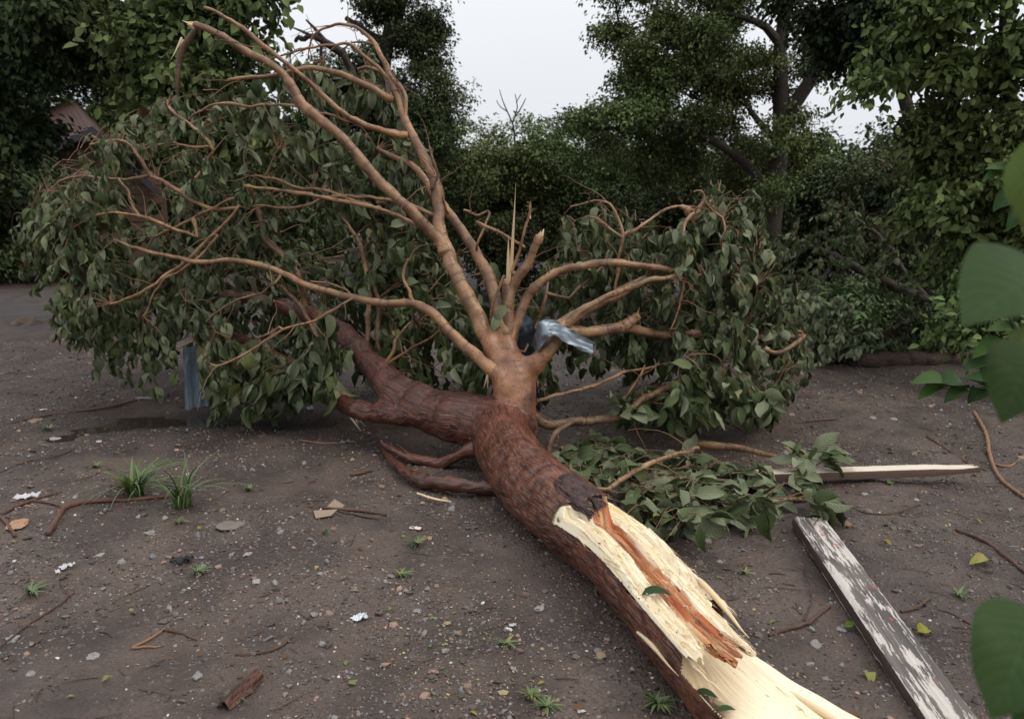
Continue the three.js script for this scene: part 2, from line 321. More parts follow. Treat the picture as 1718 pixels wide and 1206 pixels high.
// the trunk's own frame for the torn face: up, and across towards the right
const TL = trunk.s[trunk.s.length - 1], S0 = nearOn(trunk, G(953, 861, .19)).s;
for (let i = 0; i < trunk.p.length; i++) {
  const T = trunk.T[i], lean = lerp(0.1, 0.42, sst(S0 - 0.1, S0 + 0.9, trunk.s[i]));
  const R = T.clone().cross(V(0, 1, 0)).normalize(); const U = R.clone().cross(T).normalize();
  if (R.x < 0) R.negate();
  trunk.N[i] = U.clone().addScaledVector(R, lean * 0.5).normalize(); trunk.B[i] = R.clone().addScaledVector(trunk.N[i], -R.dot(trunk.N[i])).normalize();
}
// height of the torn face above the trunk's axis (v: -1 left edge .. 1 right edge)
const STEP = 1.3;                                       // where the upper layer ends, metres along from S0
const endOf = (v) => STEP + 0.10 * n3(v * 3.1, 1.7, 0) + 0.09 * Math.abs(n3(v * 9, 3.7, 0)) + 0.05 * sst(-0.2, -0.9, v) + 0.055 * n3(v * 25, 7.7, 2) + (v > 0.35 ? -0.34 * sst(0.35, 0.75, v) : 0);
const startOf = (v) => 0.0 + 0.27 * sst(0.7, 0.1, v) - 0.12 * sst(-0.45, -0.85, v) + 0.025 * n3(v * 8, 0.3, 5);
function faceH(u, v) {   // u metres from S0
  const R = 0.18;
  const start = startOf(v);     // the bark ends sooner on the right
  let h = lerp(0.2, 0.062, sst(start - 0.03, start + 0.1, u)) - 0.05 * sst(0.15, 1.2, u);
  h += 0.018 * v * v * sst(start, 0.4, u);
  h -= 0.045 * Math.exp(-(((v + 0.12) / 0.16) ** 2)) * sst(0.18, 0.3, u) * (1 - sst(0.5, 1.0, u) * 0.8);         // hollow heart
  h += 0.02 * Math.exp(-(((v + 0.12) / 0.1) ** 2)) * sst(0.2, 0.26, u) * (1 - sst(0.36, 0.42, u)) * (0.6 + n3(u * 40, v * 14, 1));
  const w = v + 0.05 * n3(u * 1.6, v * 2, 6);
  const lay = n3(w * 5.2, u * 0.7, 3.3) * 0.016 + 0.008 * n3(w * 17, u * 1.1, 7) + 0.0045 * n3(w * 46, u * 1.8, 1) + 0.002 * n3(w * 100, u * 6, 4);
  const chips = 0.016 * Math.floor(2.4 * (n3(w * 5.1 + 3, u * 1.9, 8) + 0.6 * n3(w * 19, u * 2.6, 2)) + 0.25 * n3(w * 40, u * 14, 5) + 1.6) * sst(start + 0.02, start + 0.15, u);
  return h + (lay + chips * 0.75) * sst(start - 0.02, start + 0.1, u);
}
function lowH(u, v) {   // the thin slab left below, hollowed, curling up at both edges
  let h = -0.055 - 0.03 * sst(1.0, 1.9, u) - 0.035 * (1 - v * v) + 0.01 * n3(v * 2.4, u * 0.9, 6) + 0.0022 * n3(v * 40, u * 2, 2) + 0.0015 * n3(v * 12, u * 2.2, 9);
  h -= 0.085 * Math.exp(-(((v + 0.3) / 0.45) ** 2)) * Math.exp(-(((u - STEP - 0.01) / 0.12) ** 2));   // the dark pocket under the broken layer
  h += 0.05 * sst(0.55, 1, -v);
  return h;
}
const rimH = (u, v) => (u > endOf(v) ? lowH(u, v) : faceH(u, v));
const place = (u, v, h, inset = 0) => {   // u along from S0, v across
  const s = clamp(S0 + u, 0, TL - 1e-4); let i = 0; while (i < trunk.s.length - 2 && trunk.s[i + 1] < s) i++;
  const t = (s - trunk.s[i]) / (trunk.s[i + 1] - trunk.s[i]), r = lerp(trunk.r[i], trunk.r[i + 1], t);
  const N = trunk.N[i].clone().lerp(trunk.N[i + 1], t).normalize(), B = trunk.B[i].clone().lerp(trunk.B[i + 1], t).normalize();
  const half = (h > 0 ? r * 0.99 : Math.sqrt(Math.max(0.0004, r * r - h * h * 0.35))) - inset;
  if (h > 0) h = Math.min(h, Math.sqrt(Math.max(0, r * r - v * v * half * half)) - lerp(0.026, 0.003, sst(-0.02, 0.05, u - startOf(v))) - 0.014 * sst(0.88, 1, Math.abs(v)));
  return trunk.p[i].clone().lerp(trunk.p[i + 1], t).addScaledVector(B, v * half).addScaledVector(N, h);
};
{
  const lo = V(-1.75, -0.02, -6.6), hi = V(1.3, 1.75, -1.6);
  const cut = (L, n) => ({ p: L.p.slice(0, n), r: L.r.slice(0, n) });
  const set = [trunk, NECK, L1, L1B, cut(LA, 9), cut(LB, 9), cut(LE, 6), cut(LF, 7)];
  const { vert, nor, tri } = skin(set, 0.0105, 50, lo, hi);
  const limbs = [trunk, NECK, L1, L1B, LA, LB, LE, LF];
  // roughen: long furrows that follow each limb
  const info = vert.map((q) => {
    let best = null, bl = 0, w = [];
    limbs.forEach((L, k) => { const a = nearOn(L, q); w.push(Math.exp(-30 * Math.max(a.d, -0.02))); if (!best || a.d < best.d) { best = a; bl = k; } });
    return { k: bl, a: best, w };
  });
  vert.forEach((q, i) => {
    const { k, a } = info[i], L = limbs[k], T = L.T[a.i];
    const al = q.dot(T), f = q.clone().addScaledVector(T, -al * 0.9).multiplyScalar(27);
    const rough = k === 0 ? 1 : k === 2 || k === 3 ? 0.75 : 0.2;
    const ridge = 1 - Math.abs(n3(f.x, f.y, f.z)) * 2.2;
    const lump = n3(q.x * 9, q.y * 9, q.z * 9) * 0.011 + n3(q.x * 22, q.y * 22, q.z * 22) * 0.0025;
    q.addScaledVector(nor[i], rough * (ridge * 0.0062 + lump) - 0.001);
  });
  const sets = [0, 1].map(() => ({ pos: [], uvs: [], nrm: [], cols: [] }));
  const tints = [[0.95, 0.85, 0.82], [0.85, 0.8, 0.8], [0.78, 0.66, 0.68], [0.7, 0.6, 0.62], [1.05, 1.03, 1], [0.95, 0.93, 0.92], [0.95, 0.93, 0.9], [1.1, 1.1, 1.1]];
  const colorAt = (i) => {
    const { w } = info[i]; let r = [0, 0, 0], s = 0; w.forEach((x, k) => { x = x * x; s += x; for (let c = 0; c < 3; c++) r[c] += tints[k][c] * x; });
    const q = vert[i], m = 1 + 0.5 * fbm(q.x * 3.5, q.y * 3.5, q.z * 3.5, 3) + 0.55 * fbm(q.x * 21, q.y * 21, q.z * 21, 3), d = 1 - 0.45 * sst(0.1, 0.4, fbm(q.x * 5 + 9, q.y * 5, q.z * 5, 3));
    if (w[0] + w[2] + w[3] < w[1] + w[4] + w[5] + w[6] + w[7]) { const { a } = info[i], ring = sst(0.25, 0.6, n3(a.s * 26 + 0.6 * n3(q.x * 12, q.y * 12, q.z * 12), info[i].k, 2)), fl = sst(0.3, 0.55, n3(q.x * 55, q.y * 70, q.z * 55)); for (let c = 0; c < 3; c++) r[c] *= (1 - 0.45 * ring) * (1 - 0.5 * fl) * lerp(1, [0.62, 0.52, 0.52][c], sst(0.06, 0.42, (w[0] ** 2 + w[2] ** 2 + w[3] ** 2) / (w.reduce((a, b) => a + b * b, 0)))); }
    return r.map((x) => x / s * m * d);
  };
  const cc = vert.map((_, i) => colorAt(i));
  // smooth normals of the roughened skin
  const nn = vert.map(() => V(0, 0, 0)), e1 = V(0, 0, 0), e2 = V(0, 0, 0);
  for (let t = 0; t < tri.length; t += 3) { const [a, b, c] = [tri[t], tri[t + 1], tri[t + 2]]; e1.subVectors(vert[b], vert[a]); e2.subVectors(vert[c], vert[a]); e1.cross(e2); nn[a].add(e1); nn[b].add(e1); nn[c].add(e1); }
  nn.forEach((v) => v.normalize());
  for (let t = 0; t < tri.length; t += 3) {
    const ids = [tri[t], tri[t + 1], tri[t + 2]], k = info[ids[0]].k;
    const mid = vert[ids[0]].clone().add(vert[ids[1]]).add(vert[ids[2]]).divideScalar(3), m0 = nearOn(trunk, mid);
    if (m0.d < 0.06 && m0.s > S0 - 0.1 && m0.n > -0.12) {   // torn away above the pale face
      const u = m0.s - S0, R = trunk.r[m0.i], rho = Math.hypot(m0.n, m0.b), v = clamp(m0.b / rho, -0.999, 0.999), nn_ = m0.n / rho * R;
      const top = Math.sqrt(Math.max(0, 1 - v * v)) * R, rh = rimH(u, v); if (u > startOf(v) + 0.005 && nn_ > (rh > 0.02 ? Math.max(0.03, Math.min(rh, top - 0.004) + 0.001) : rh + 0.004) + 0.007 * n3(u * 30, v * 10, 2)) continue;
      if (m0.s > TL - 0.02) continue;
    }
    const L = limbs[k]; let a0 = null; const w_ = info[ids[0]].w, old = w_[0] ** 2 + w_[2] ** 2 + w_[3] ** 2, young = w_[1] ** 2 + w_[4] ** 2 + w_[5] ** 2 + w_[6] ** 2 + w_[7] ** 2; const { pos, uvs, nrm, cols } = sets[young > old * (1.5 + 2.2 * n3(mid.x * 16, mid.y * 16, mid.z * 16)) && k !== 0 && k !== 2 && k !== 3 ? 1 : 0];
    for (const i of ids) {
      const a = info[i].k === k ? info[i].a : nearOn(L, vert[i]); let th = a.a; if (a0 === null) a0 = th; else { if (th - a0 > Math.PI) th -= 2 * Math.PI; if (th - a0 < -Math.PI) th += 2 * Math.PI; }
      const rr = k === 0 ? 0.16 : Math.max(0.04, L.r[0] * 0.8), turns = Math.max(1, Math.round(2 * Math.PI * rr / 0.5 * 2)) * 0.25;
      pos.push(vert[i].x, vert[i].y, vert[i].z); nrm.push(nn[i].x, nn[i].y, nn[i].z); uvs.push(th / (2 * Math.PI) * turns * 2, a.s); cols.push(...cc[i]);
    }
  }
  sets.forEach(({ pos, uvs, nrm, cols }, i) => {
    const g = new THREE.BufferGeometry();
    g.setAttribute('position', new THREE.Float32BufferAttribute(pos, 3)); g.setAttribute('normal', new THREE.Float32BufferAttribute(nrm, 3)); g.setAttribute('uv', new THREE.Float32BufferAttribute(uvs, 2)); g.setAttribute('color', new THREE.Float32BufferAttribute(cols, 3));
    part(i ? 'fork' : 'trunk', own(g), i ? M.fork : M.bark, tree);
  });
}
// pale torn wood
const grain = (u, v) => { const w = v * 60 + 2.2 * n3(u * 2, v * 4, 4); return 0.5 + 0.5 * n3(w, u * 2.2, 3) + 0.3 * n3(w * 3.1, u * 5, 8); };
function woodTex(heart) {
  return tex(1024, 512, (x, y) => {
    const u = x * 2.1, v = y * 2 - 1, g = grain(u, v);
    let c = mix3([0.76, 0.63, 0.42], [0.9, 0.82, 0.63], clamp(g, 0, 1)); c = mix3(c, [0.84, 0.7, 0.44], 0.6 * sst(0.1, 0.5, n3(u * 1.4, v * 2.2, 9)));
    if (heart) {
      const hc = -0.13 + 0.05 * n3(u * 3, 2, 2) + 0.1 * sst(0.5, 1.2, u), wd = 0.29 + 0.08 * n3(u * 4, 5, 2) + 0.05 * sst(0.3, 0.1, u), d = Math.abs(v - hc);
      const k = sst(wd + 0.05, wd - 0.05, d + 0.04 * n3(v * 30, u * 4, 3)) * sst(0.16, 0.24, u);
      c = mix3(c, mix3([0.2, 0.042, 0.02], [0.54, 0.15, 0.042], clamp(0.5 + n3(v * 26, u * 3, 6), 0, 1)), k * 0.97);
      const core = Math.exp(-(((d) / 0.11) ** 2)) * sst(0.2, 0.25, u) * (1 - sst(0.4, 0.52, u));
      c = mix3(c, mix3([0.62, 0.42, 0.2], [0.2, 0.08, 0.04], sst(0.1, 0.5, n3(u * 50, v * 22, 2))), core * 0.85);
      const halo = sst(0.35, 0.5, fbm(u * 2.2, v * 5, 4, 4) + 0.42 * Math.exp(-((d / 0.42) ** 2))) * sst(0.16, 0.3, u); c = mix3(c, [0.66, 0.4, 0.17], 0.32 * halo); const dark = sst(0.3, 0.55, n3(v * 34, u * 5, 15)) * k; c = mix3(c, [0.1, 0.03, 0.018], 0.75 * dark);
      const rim = sst(0.05, -0.02, Math.abs(v - hc - wd - 0.10) - 0.01 * n3(u * 20, 1, 1)) * sst(0.2, 0.3, u) * (1 - sst(0.5, 0.7, u)); c = mix3(c, [0.62, 0.3, 0.1], rim * 0.6);
    }
    if (!heart) { const st = Math.exp(-(((v + 0.3 + 0.06 * n3(u * 9, v * 9, 2)) / 0.36) ** 2) - (((u - STEP - 0.03) / 0.1) ** 2)); c = mix3(c, [0.09, 0.045, 0.025], 0.9 * sst(0.25, 0.7, st + 0.1 * n3(u * 30, v * 30, 8))); }  // brown stain in the pocket, with the shade under the lip painted in
    const spots = n3(u * 38, v * 30, 12); if (spots > 0.52) c = mix3(c, [0.35, 0.2, 0.09], 0.6 * sst(0.52, 0.7, spots));
    const fine = n3(v * 190, u * 6, 3); c = mix3(c, [0.5, 0.34, 0.17], 0.42 * sst(0.2, 0.55, fine)); const crack = n3(v * 75 + 3, u * 2.1, 9); c = mix3(c, [0.24, 0.12, 0.05], 0.55 * sst(0.5, 0.66, crack));
    return c;
  });
}
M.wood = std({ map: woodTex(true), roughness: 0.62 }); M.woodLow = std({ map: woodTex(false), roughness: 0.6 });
function sheet(nu, nv, f) {   // f(i/nu, j/nv) -> {p, uv}
  const pos = [], uv = [], idx = [];
  for (let i = 0; i <= nu; i++) for (let j = 0; j <= nv; j++) { const { p, t } = f(i / nu, j / nv); pos.push(p.x, p.y, p.z); uv.push(...t); }
  for (let i = 0; i < nu; i++) for (let j = 0; j < nv; j++) { const a = i * (nv + 1) + j, b = a + 1, c = a + nv + 1, d = c + 1; idx.push(a, b, c, b, d, c); }
  const g = new THREE.BufferGeometry(); g.setAttribute('position', new THREE.Float32BufferAttribute(pos, 3)); g.setAttribute('uv', new THREE.Float32BufferAttribute(uv, 2)); g.setIndex(idx); g.computeVertexNormals(); return g;
}
{
  const top = sheet(300, 170, (a, b) => { const v = b * 2 - 1, e = endOf(v), u = -0.05 + a * (e + 0.05); const p = place(u, v, faceH(u, v), 0.004); return { p, t: [u / 2.1, b] }; });
  const under = sheet(60, 90, (a, b) => { const v = b * 2 - 1, e = endOf(v), u = e - 0.4 + a * 0.4; const p = place(u, v, faceH(u, v) - (0.008 + 0.03 * (1 - a)), 0.006); return { p, t: [u / 2.1, b] }; });
  const face = part('torn_wood', own(mergeGeometries([top, under])), M.wood, tree);
  face.userData.label = 'pale torn wood with a red-brown heart';
  const wideV = (b, u) => (b * 2 - 1) + Math.max(0, b - 0.35) / 0.65 * (0.62 * sst(0.95, 1.75, u) + 0.05 * n3(u * 7, 3, 3) * sst(1, 1.3, u));
  const lowP = (b, u, d) => { const v = wideV(b, u), vv = clamp(v, -1, 1), p = place(u, v, lowH(u, vv) + 0.03 * Math.max(0, v - 0.7) - d, 0.003); return p; };
  const low = sheet(260, 130, (a, b) => { const u = STEP - 0.5 + a * (TL - S0 - STEP + 0.48 + 0.02 * n3(b * 28, 1, 1)); return { p: lowP(b, u, 0), t: [u / 2.1, b] }; });
  const belly = part('bark_shell', own(sheet(120, 30, (a, b) => { const u = STEP - 0.3 + a * (TL - S0 - STEP + 0.28), w = 0.4 + 0.6 * b; return { p: lowP(w, u, 0.004 + 0.03 * Math.sin(Math.min(1, (1 - b) * 4) * 1.57)), t: [b * 0.3, u] }; })), std({ map: barkMap, bumpMap: barkBump, bumpScale: 0.01, roughness: 0.6 }), tree);
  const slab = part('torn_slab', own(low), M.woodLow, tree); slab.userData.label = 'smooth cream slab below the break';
  // splinters that stand proud of the tear
  const R = rngOf(5), sp = [];
  const spl = (u, v, len, lift, w) => {
    const h0 = (u < endOf(v) ? faceH(u, v) : lowH(u, v)) - 0.004, a = place(u, v, h0), b = place(u + len, v + (R() - 0.5) * 0.08, h0 + lift), n = 5, g = [];
    const pts = [], rad = []; for (let i = 0; i <= n; i++) { const t = i / n, q = a.clone().lerp(b, t); q.y += 0.012 * Math.sin(t * 3) * (R() - 0.3); pts.push(q); rad.push(w * (1 - t * 0.92) * (0.8 + 0.4 * R())); }
    sp.push(tube(pts, rad, 5, 0.3, u * 9));
  };
  for (let i = 0; i < 420; i++) { const v = R() * 1.8 - 0.9, e = endOf(v), u = R() < 0.45 ? e - 0.05 - 0.1 * R() : 0.12 + R() * (e - 0.25); spl(u, v, 0.04 + 0.09 * R(), 0.002 + 0.012 * R(), 0.0009 + 0.0028 * R() * R()); }
  for (let i = 0; i < 46; i++) { const s = R() < 0.65 ? 1 : -1, u = 0.25 + R() * 1.4; spl(u, s * (0.9 + 0.08 * R()), 0.07 + 0.16 * R(), 0.012 * R() - 0.004, 0.003 + 0.004 * R()); }
  part('splinters', own(mergeGeometries(sp)), M.chipwood, tree, 'stuff');
  // three long shards lying along the right edge
  for (const [u, v, len, lift, w] of [[0.84, 0.86, 0.36, 0.0, 0.012], [1.36, 1.05, 0.4, -0.01, 0.012], [0.5, 0.95, 0.3, 0.01, 0.01], [1.05, -0.98, 0.32, 0.0, 0.008]]) {
    const h = (u < endOf(0.9) ? faceH(u, 0.9) : lowH(u, 0.9)), pts = [], rad = []; for (let i = 0; i <= 8; i++) { const t = i / 8; pts.push(place(u + t * len, v + 0.04 * t * Math.sign(v), h * (1 - t * 0.6) + lift * t + 0.006 * Math.sin(t * 5))); rad.push(w * (0.5 + Math.sin(Math.PI * Math.min(1, t * 0.9 + 0.12))) * (1 - 0.75 * t * t) * 0.8); }
    part('shard', own(tube(pts, rad, 6, 0.35, u * 7)), M.chipwood, tree);
  }
  // charred bark flap at the top of the tear
  const onBark = (u, ang, lift) => { const s = clamp(S0 + u, 0, TL - 0.01); let i = 0; while (i < trunk.s.length - 2 && trunk.s[i + 1] < s) i++; const t = (s - trunk.s[i]) / (trunk.s[i + 1] - trunk.s[i]); return trunk.p[i].clone().lerp(trunk.p[i + 1], t).addScaledVector(trunk.N[i], Math.cos(ang) * (trunk.r[i] + lift)).addScaledVector(trunk.B[i], Math.sin(ang) * (trunk.r[i] + lift)); };
  const flap = sheet(70, 50, (a, b) => {
    const ragged = 0.03 * n3(b * 7, 2, 3) * a + 0.02 * n3(b * 19, 5, 1) * a, u = lerp(-0.06, 0.33, a) + ragged - 0.06 * (b - 0.5), ang = lerp(-0.75, 0.25, b) + 0.12 * n3(a * 5, 1, 9) * (b > 0.5 ? 1 : -1) - 0.25 * (a - 0.5);
    const ed = Math.min(a * 6, (1 - a) * 6, b * 6, (1 - b) * 6, 1); return { p: onBark(u, ang, -0.004 + 0.016 * ed + 0.012 * fbm(u * 22, ang * 6, 3, 4) * ed - 0.03 * sst(0.75, 1, a)), t: [ang * 0.2, u] };
  });
  const fl = part('charred_bark', own(flap), std({ map: barkMap, bumpMap: barkBump, bumpScale: 0.02, roughness: 0.6, color: col(0.28, 0.27, 0.3) }), tree); fl.userData.label = 'blackened bark flap above the tear';
}
// ---------------------------------------------------------------- the fallen tree: limbs and shoots
const skeleton = [];   // places where leafy twigs may start
const keep = (L, every = 1) => { for (let i = 0; i < L.p.length; i += every) skeleton.push({ p: L.p[i], r: L.r[i] }); };
const shootTint = (k) => (t, th, q) => { const m = (0.92 + 0.5 * n3(q.x * 5, q.y * 5, q.z * 5)) * k; return [m, m * 0.98, m * 0.96]; };
function limb(L, name, k = 1, seg = 12, mat = M.shoot, wob = 0.1) { keep(L); const m = part(name, own(tube(L.p, L.r, seg, wob, L.p.length * 1.7, shootTint(k))), mat, tree); return m; }
const rest = (L, n) => ({ p: L.p.slice(n), r: L.r.slice(n) });
for (const L of [L1, L1B]) limb(rest(L, Math.max(2, L.p.findIndex((p) => p.x < -1.62) - 1)), 'limb', 0.9, 14, M.bark); keep(L1); keep(L1B); keep(trunk, 8);
limb(rest(LA, 7), 'limb', 1.05, 16); limb(rest(LB, 7), 'limb', 0.95, 14); limb(LC, 'limb', 0.9, 12); limb(rest(LE, 4), 'limb', 0.95, 14); limb(rest(LF, 5), 'limb', 1.1, 12);
const D = [
  // the two long shoots and what grows from them
  ['limb', 1.05, '741,410,5.32,16 737,392,5.33,15 735,350,5.4,13 728,305,5.45,12 712,265,5.5,11 694,232,5.55,11 680,200,5.6,10 668,165,5.65,9 655,130,5.7,8 641,95,5.75,6 622,65,5.8,5 597,47,5.85,4 570,41,5.9,3.5 545,47,5.95,3 527,60,6,2.5 518,80,6,2'],
  ['limb', 1.0, '748,425,5.28,15 738,402,5.3,15 718,385,5.28,14 680,345,5.25,13 640,308,5.25,12 600,262,5.25,12 565,224,5.25,11 530,196,5.25,12 504,172,5.25,13 492,150,5.25,11 476,126,5.25,9 448,106,5.25,9 410,85,5.25,9 375,62,5.25,8 345,47,5.25,8 325,40,5.25,7'],
  ['limb', 1.1, '682,228,5.55,8 650,221,5.5,8 605,207,5.4,7 570,186,5.35,6 530,150,5.35,6 492,115,5.3,5 462,92,5.3,5 430,67,5.3,5 400,42,5.3,4.5 370,24,5.3,4 342,12,5.3,3.5'],
  ['limb', 1.0, '656,168,5.65,8 632,152,5.6,8 600,136,5.6,7 570,125,5.6,7 540,116,5.6,6 510,113,5.6,6 480,122,5.6,5 450,128,5.6,5 410,131,5.6,4 385,133,5.6,4'],
  ['branch', 1.0, '655,135,5.7,5 632,112,5.7,5 608,92,5.7,5 588,76,5.7,5 560,74,5.7,4 520,80,5.7,3.5 480,91,5.7,3 440,103,5.7,2.5'],
  ['branch', 0.95, '676,212,5.58,5 682,185,5.6,6 678,160,5.62,6 664,137,5.66,5 652,118,5.7,5'],
  ['branch', 0.85, '652,160,5.7,5 650,140,5.75,6 640,122,5.8,5 622,113,5.85,5 600,116,5.9,4'],
  ['branch', 0.8, '635,80,5.78,3 615,70,5.85,3 595,72,5.9,2.5 570,84,5.95,2'],
  ['branch', 1.0, '510,184,5.25,4 495,178,5.28,4 470,176,5.3,4 440,174,5.3,4 415,180,5.32,4 385,173,5.35,4 355,176,5.4,4 332,188,5.45,3 316,200,5.5,2.5'],
  ['branch', 1.0, '605,208,5.4,4 580,203,5.38,4 552,192,5.36,4 528,192,5.3,3'],
  ['branch', 0.9, '722,318,5.4,4 735,300,5.36,4 728,270,5.34,4 720,245,5.34,3'],
  ['branch', 1.0, '748,352,5.5,4 742,320,5.48,4 728,280,5.46,4 722,248,5.46,3'],
  // the big left crown
  ['branch', 1.0, '724,392,5.3,7 690,372,5.35,6 655,356,5.4,6 600,341,5.5,6 550,334,5.6,6 500,324,5.7,6 455,318,5.8,5 410,311,5.9,4'],
  ['branch', 1.05, '726,360,5.4,6 690,345,5.5,6 650,334,5.6,5 600,330,5.7,5 560,330,5.75,5 510,345,5.8,4 470,350,5.85,4 440,345,5.9,3 405,347,6,3'],
  ['branch', 0.95, '640,352,5.5,6 590,336,5.7,6 540,318,5.8,5 500,316,5.85,5 460,300,5.9,4 410,294,6,3'],
  ['branch', 1.0, '425,335,6,5 390,350,6,6 340,345,6.05,6 305,325,6.1,6 270,302,6.15,6 253,292,6.2,6 240,275,6.2,5 225,252,6.25,5 207,236,6.3,4 180,238,6.35,4 150,243,6.4,3'],
  ['branch', 1.0, '253,292,6.2,5 225,300,6.25,5 195,300,6.3,5 160,298,6.35,4 128,296,6.4,4 100,305,6.45,3 80,322,6.5,2'],
  ['branch', 0.95, '415,330,6,4 385,335,6,4 350,352,6.02,4 315,370,6.05,4 285,385,6.05,4 255,400,6.1,3 245,420,6.1,2'],
  ['branch', 1.05, '330,398,5.95,5 300,386,6,5 265,372,6.02,5 232,362,6.05,5 200,358,6.1,4 165,361,6.15,4 135,375,6.2,3 115,388,6.2,2.5'],
  ['branch', 1.1, '400,345,5.9,4 380,372,5.9,5 350,400,5.9,5 318,432,5.9,5 285,458,5.85,5 250,482,5.8,5 215,500,5.8,4 185,510,5.8,3'],
  ['branch', 0.9, '365,395,5.9,4 335,430,5.88,4 300,455,5.85,4 270,475,5.82,3 240,530,5.8,2'],
  ['branch', 0.95, '235,365,6.05,4 222,345,6.1,4 215,322,6.12,4 198,300,6.15,4'],
  ['branch', 1.0, '358,252,6.1,5 340,228,6.15,5 315,206,6.2,5 295,192,6.2,4 283,180,6.25,4 280,168,6.25,3'],
  ['branch', 1.0, '350,246,6.12,4 320,246,6.15,4 290,240,6.2,4 262,243,6.25,3 240,250,6.3,2'],
  ['branch', 0.8, '500,462,6,9 486,440,6.05,9 465,420,6.1,10 445,400,6.15,10 437,372,6.2,8 430,345,6.25,6'],
  ['branch', 0.75, '612,590,5.7,8 618,540,5.75,8 617,490,5.8,8 612,445,5.85,8 600,405,5.9,7 585,378,5.95,5 570,360,6,3'],
  ['branch', 0.62, '640,600,5.9,9 632,560,6,9 636,520,6.1,8 628,480,6.2,6'],
  ['branch', 1.05, '588,502,5.15,4 555,522,5.1,4 520,540,5.1,4 480,550,5.1,4 445,572,5.1,4 415,592,5.1,4 380,608,5.12,4 358,612,5.15,3 343,604,5.15,2'],
  ['branch', 1.0, '468,548,5.1,3 448,562,5.12,3 430,566,5.15,2'],
  ['branch', 1.0, '592,498,5.2,4 570,480,5.3,3 520,472,5.4,3'],
  ['branch', 1.05, '692,506,5.05,5 684,486,5.06,5 676,468,5.08,4 678,450,5.1,4 685,434,5.1,3'],
  ['branch', 0.8, '460,475,5.35,3 440,490,5.4,3 405,500,5.45,3 375,515,5.5,3 345,540,5.5,2'],
  ['branch', 0.7, '560,590,5.7,7 530,560,5.85,7 508,520,6,7 490,500,6.05,6 470,480,6.1,4'],
  ['branch', 0.7, '640,620,5.4,6 660,590,5.4,6 668,562,5.45,5 690,540,5.5,4'],
  ['branch', 0.7, '640,618,5.4,5 680,590,5.3,4 725,565,5.2,3 760,535,5.15,2'],
  // shoots in the middle
  ['limb', 0.9, '852,588,5.0,13 864,550,5.05,12 880,505,5.1,12 902,478,5.1,10 935,456,5.1,9 975,446,5.1,9 1020,442,5.15,9 1065,445,5.2,8 1105,450,5.25,8 1145,460,5.3,7 1185,464,5.35,6 1218,461,5.4,5'],
  ['limb', 0.9, '852,520,5.08,12 858,488,5.1,12 868,466,5.1,12 884,445,5.1,11 897,418,5.1,10 906,396,5.1,9'],
  ['branch', 1.0, '858,455,5.1,6 868,430,5.1,5 874,405,5.1,4 884,375,5.1,4 889,350,5.1,3 890,338,5.1,1.5'],
  ['limb', 0.85, '936,552,5,17 962,533,5.05,14 1000,512,5.15,12 1025,500,5.2,12 1045,488,5.25,12 1070,474,5.3,10 1085,466,5.32,7'],
  ['limb', 0.8, '945,548,5,10 975,520,5.02,8 1020,498,5.05,7 1060,480,5.1,7 1100,468,5.15,6 1140,465,5.2,5 1165,470,5.25,4'],
  ['limb', 0.95, '950,556,5.05,14 985,556,5.1,13 1020,552,5.15,13 1045,547,5.2,13 1062,536,5.22,11 1070,528,5.22,9'],
  ['limb', 0.6, '1040,548,5.2,12 1075,556,5.3,11 1110,562,5.4,9 1160,560,5.6,6'],
  ['branch', 0.95, '1030,505,5.3,5 1035,470,5.3,5 1040,420,5.3,5 1046,395,5.3,5 1040,370,5.32,4 1024,345,5.34,4 1008,338,5.36,3 975,342,5.4,2.5 957,347,5.4,2'],
  ['branch', 0.9, '1046,400,5.3,4 1020,380,5.3,4 1005,368,5.32,3 985,362,5.35,2'],
  ['branch', 0.95, '1048,393,5.32,4 1075,380,5.35,4 1100,362,5.4,4 1130,348,5.45,4 1160,347,5.5,3 1180,350,5.5,3'],
  ['branch', 1.0, '1175,355,5.45,5 1160,362,5.4,6 1148,380,5.35,5 1147,410,5.3,5 1148,450,5.25,4 1146,490,5.22,4 1138,520,5.2,3 1126,552,5.2,2'],
  ['branch', 1.1, '1162,375,5.5,8 1172,352,5.5,8 1184,334,5.5,6 1176,320,5.5,3 1164,322,5.5,2'],
  ['branch', 0.9, '1212,365,5.6,4 1218,385,5.55,4 1210,402,5.5,4 1218,425,5.5,4 1226,450,5.5,3 1228,470,5.5,2'],
  ['branch', 1.0, '1350,565,5.7,8 1325,582,5.65,7 1305,592,5.6,7 1286,590,5.6,6 1255,572,5.62,5 1215,552,5.65,5 1180,540,5.7,4'],
  ['branch', 1.0, '1348,568,5.7,4 1345,556,5.7,3 1332,555,5.7,2'],
  ['branch', 0.85, '800,410,5.3,4 812,380,5.35,4 822,355,5.4,4 800,360,5.4,3 778,352,5.4,3'],
  ['branch', 0.9, '800,372,5.35,4 830,385,5.2,5 855,400,5.15,5 880,415,5.1,5'],
  ['branch', 0.8, '812,600,5.05,4 822,560,5.05,4 824,520,5.05,4 834,490,5.05,4 846,462,5.05,4'],
  ['branch', 0.7, '880,590,5.2,4 900,545,5.3,5 912,510,5.3,5 920,470,5.35,4'],
  ['branch', 0.55, '955,500,5.3,4 985,470,5.35,5 1010,450,5.4,5 1022,420,5.45,4'],
  // low branches on the right, near the ground
  ['limb', 0.6, '885,690,4.95,14 915,712,4.95,12 950,710,4.98,11 985,706,5,10 1040,698,5.05,9 1080,670,5.15,8 1120,650,5.3,7 1170,628,5.5,6 1220,615,5.6,4'],
  ['branch', 0.7, '902,672,4.95,6 950,660,5,6 1000,645,5.1,6 1050,625,5.2,5 1100,615,5.3,4'],
